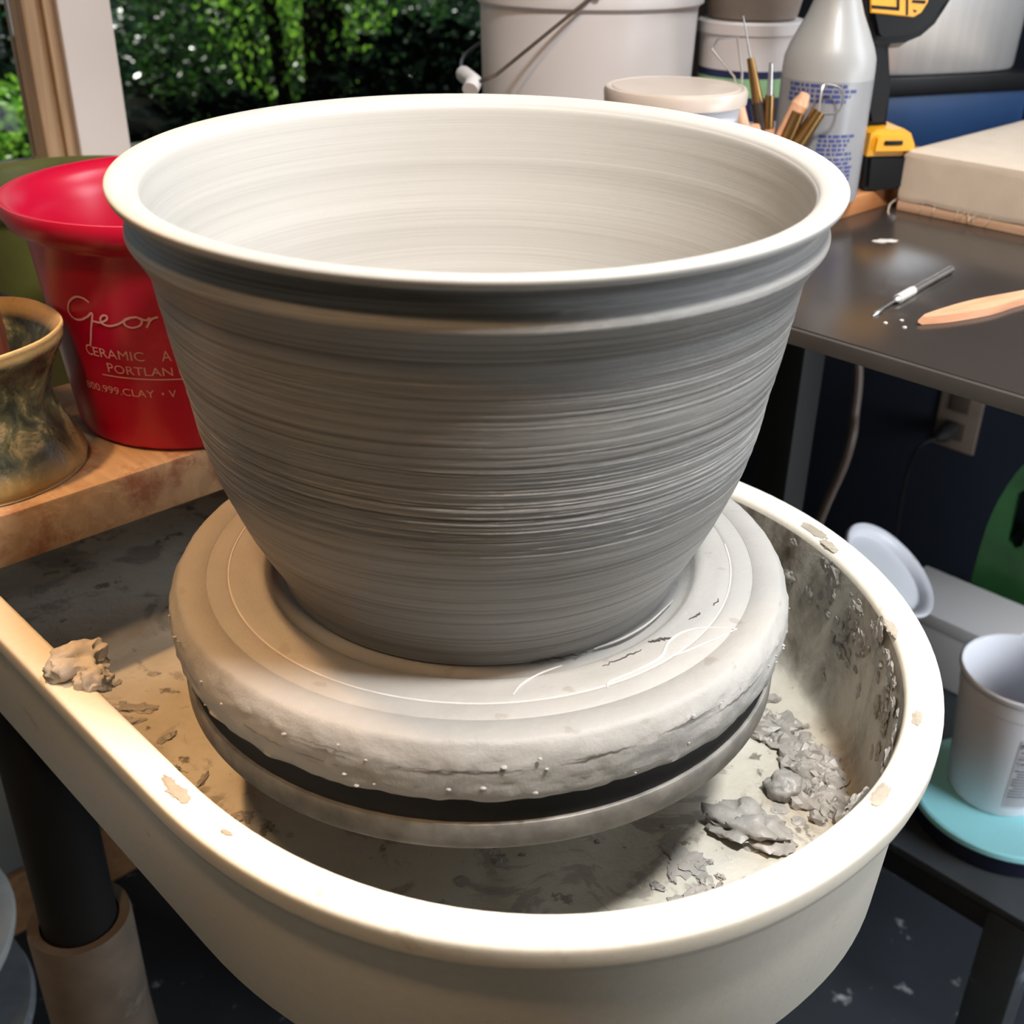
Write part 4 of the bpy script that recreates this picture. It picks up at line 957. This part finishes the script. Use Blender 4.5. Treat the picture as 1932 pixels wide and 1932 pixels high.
tree('leafy_tree', 'far leafy tree hidden mostly by the white pail', 6.1, 5.85, -0.05, (.95, .85, .88), 8000, .027, 'leaf', 6)
tree('drooping_tree', 'yellow green tree with hanging twigs in the right window', 3.1, 1.98, 0.06, (.34, .34, .36), 1500, .0125, 'leaf2', 7, droop=1.6)
tree('leafy_shrub', 'bright sunlit shrub seen through the left window', 2.7, 0.80, -0.16, (.17, .17, .12), 420, .017, 'leaf2', 8, trunk=False)
tree('leafy_shrub', 'low bluish shrub at the foot of the left window', 2.1, 0.40, -0.45, (.32, .3, .30), 2600, .018, 'leaf3', 9)
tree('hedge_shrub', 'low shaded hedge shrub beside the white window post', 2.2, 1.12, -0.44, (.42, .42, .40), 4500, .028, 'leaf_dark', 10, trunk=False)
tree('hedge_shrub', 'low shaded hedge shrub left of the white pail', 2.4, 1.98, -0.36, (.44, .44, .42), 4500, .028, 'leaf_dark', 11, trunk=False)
for k_, (u_, n_) in enumerate([(9.0, 2.0), (9.0, 4.95), (9.0, 7.9)]):
    tree('leafy_tree', ['tall far tree glimpsed left of the window post', 'tall far tree glimpsed between the nearer trees', 'tall far tree glimpsed beside the white pail'][k_], u_, n_, -0.1, (1.4, 1.4, 1.3), 4200, .085, 'leaf', 12 + k_)

# ------------------------------------------------------------------ light
def light(name, kind, loc, energy, col, **k):
    l = bpy.data.lights.new(name, kind); l.energy = energy; l.color = col
    for a, b in k.items(): setattr(l, a, b)
    o = bpy.data.objects.new(name, l); COL.objects.link(o); o.location = loc; return o
def aim(o, p): o.rotation_euler = (Vector(p) - o.location).to_track_quat('-Z', 'Y').to_euler()
k = light('key_lamp', 'SPOT', W(-0.55, 0.0, 1.22), 119, (1.0, 0.99, 0.97), shadow_soft_size=0.085, spot_size=math.radians(86), spot_blend=1.0); aim(k, W(-0.02, 0.10, 0.0))
k = light('warm_lamp', 'SPOT', W(0.26, -0.36, 1.20), 56, (1.0, 0.55, 0.23), shadow_soft_size=0.03, spot_size=math.radians(32), spot_blend=0.7); aim(k, W(0.14, -0.27, 0.0))
k = light('room_lamp', 'SPOT', W(-0.30, -0.66, 1.38), 30, (1.0, 0.64, 0.34), shadow_soft_size=0.07, spot_size=math.radians(105), spot_blend=0.6); aim(k, W(-0.05, -0.3, -0.2))
l = light('ceiling_panel', 'AREA', W(-0.15, 0.95, 1.38), 10, (0.86, 0.93, 1.0), shape='RECTANGLE', size=0.35, size_y=0.6); aim(l, W(0, 0.5, 0.1))
l = light('side_daylight', 'AREA', W(-0.72, 1.28, 0.55), 21, (0.86, 0.93, 1.0), shape='RECTANGLE', size=0.7, size_y=0.9); aim(l, W(-0.05, 0.1, 0.1))
l = light('low_fill', 'AREA', W(-0.95, 0.80, -0.05), 15, (0.88, 0.94, 1.0), shape='RECTANGLE', size=0.5, size_y=0.6); aim(l, W(0.0, 0.80, -0.42))  # added area fill that brightens the tubs on the low shelf
sun = light('sun', 'SUN', W(4, 0, 5), 10.5, (1.0, 0.96, 0.88), angle=0.02)
sun.rotation_euler = (W(-0.55, -0.25, -1.0) - W(0, 0, 0)).to_track_quat('-Z', 'Y').to_euler()
w = bpy.data.worlds.new('sky'); sc.world = w; w.use_nodes = True
nt = w.node_tree; nt.nodes.clear()
bg = nt.nodes.new('ShaderNodeBackground'); ow = nt.nodes.new('ShaderNodeOutputWorld')
bg.inputs[0].default_value = (0.62, 0.78, 0.9, 1); bg.inputs[1].default_value = 0.5
nt.links.new(bg.outputs[0], ow.inputs[0])

sc.view_settings.view_transform = 'Standard'; sc.view_settings.look = 'None'
sc.view_settings.exposure = 0.0; sc.view_settings.gamma = 1.0; sc.view_settings.use_curve_mapping = False
sc.cycles.use_denoising = True
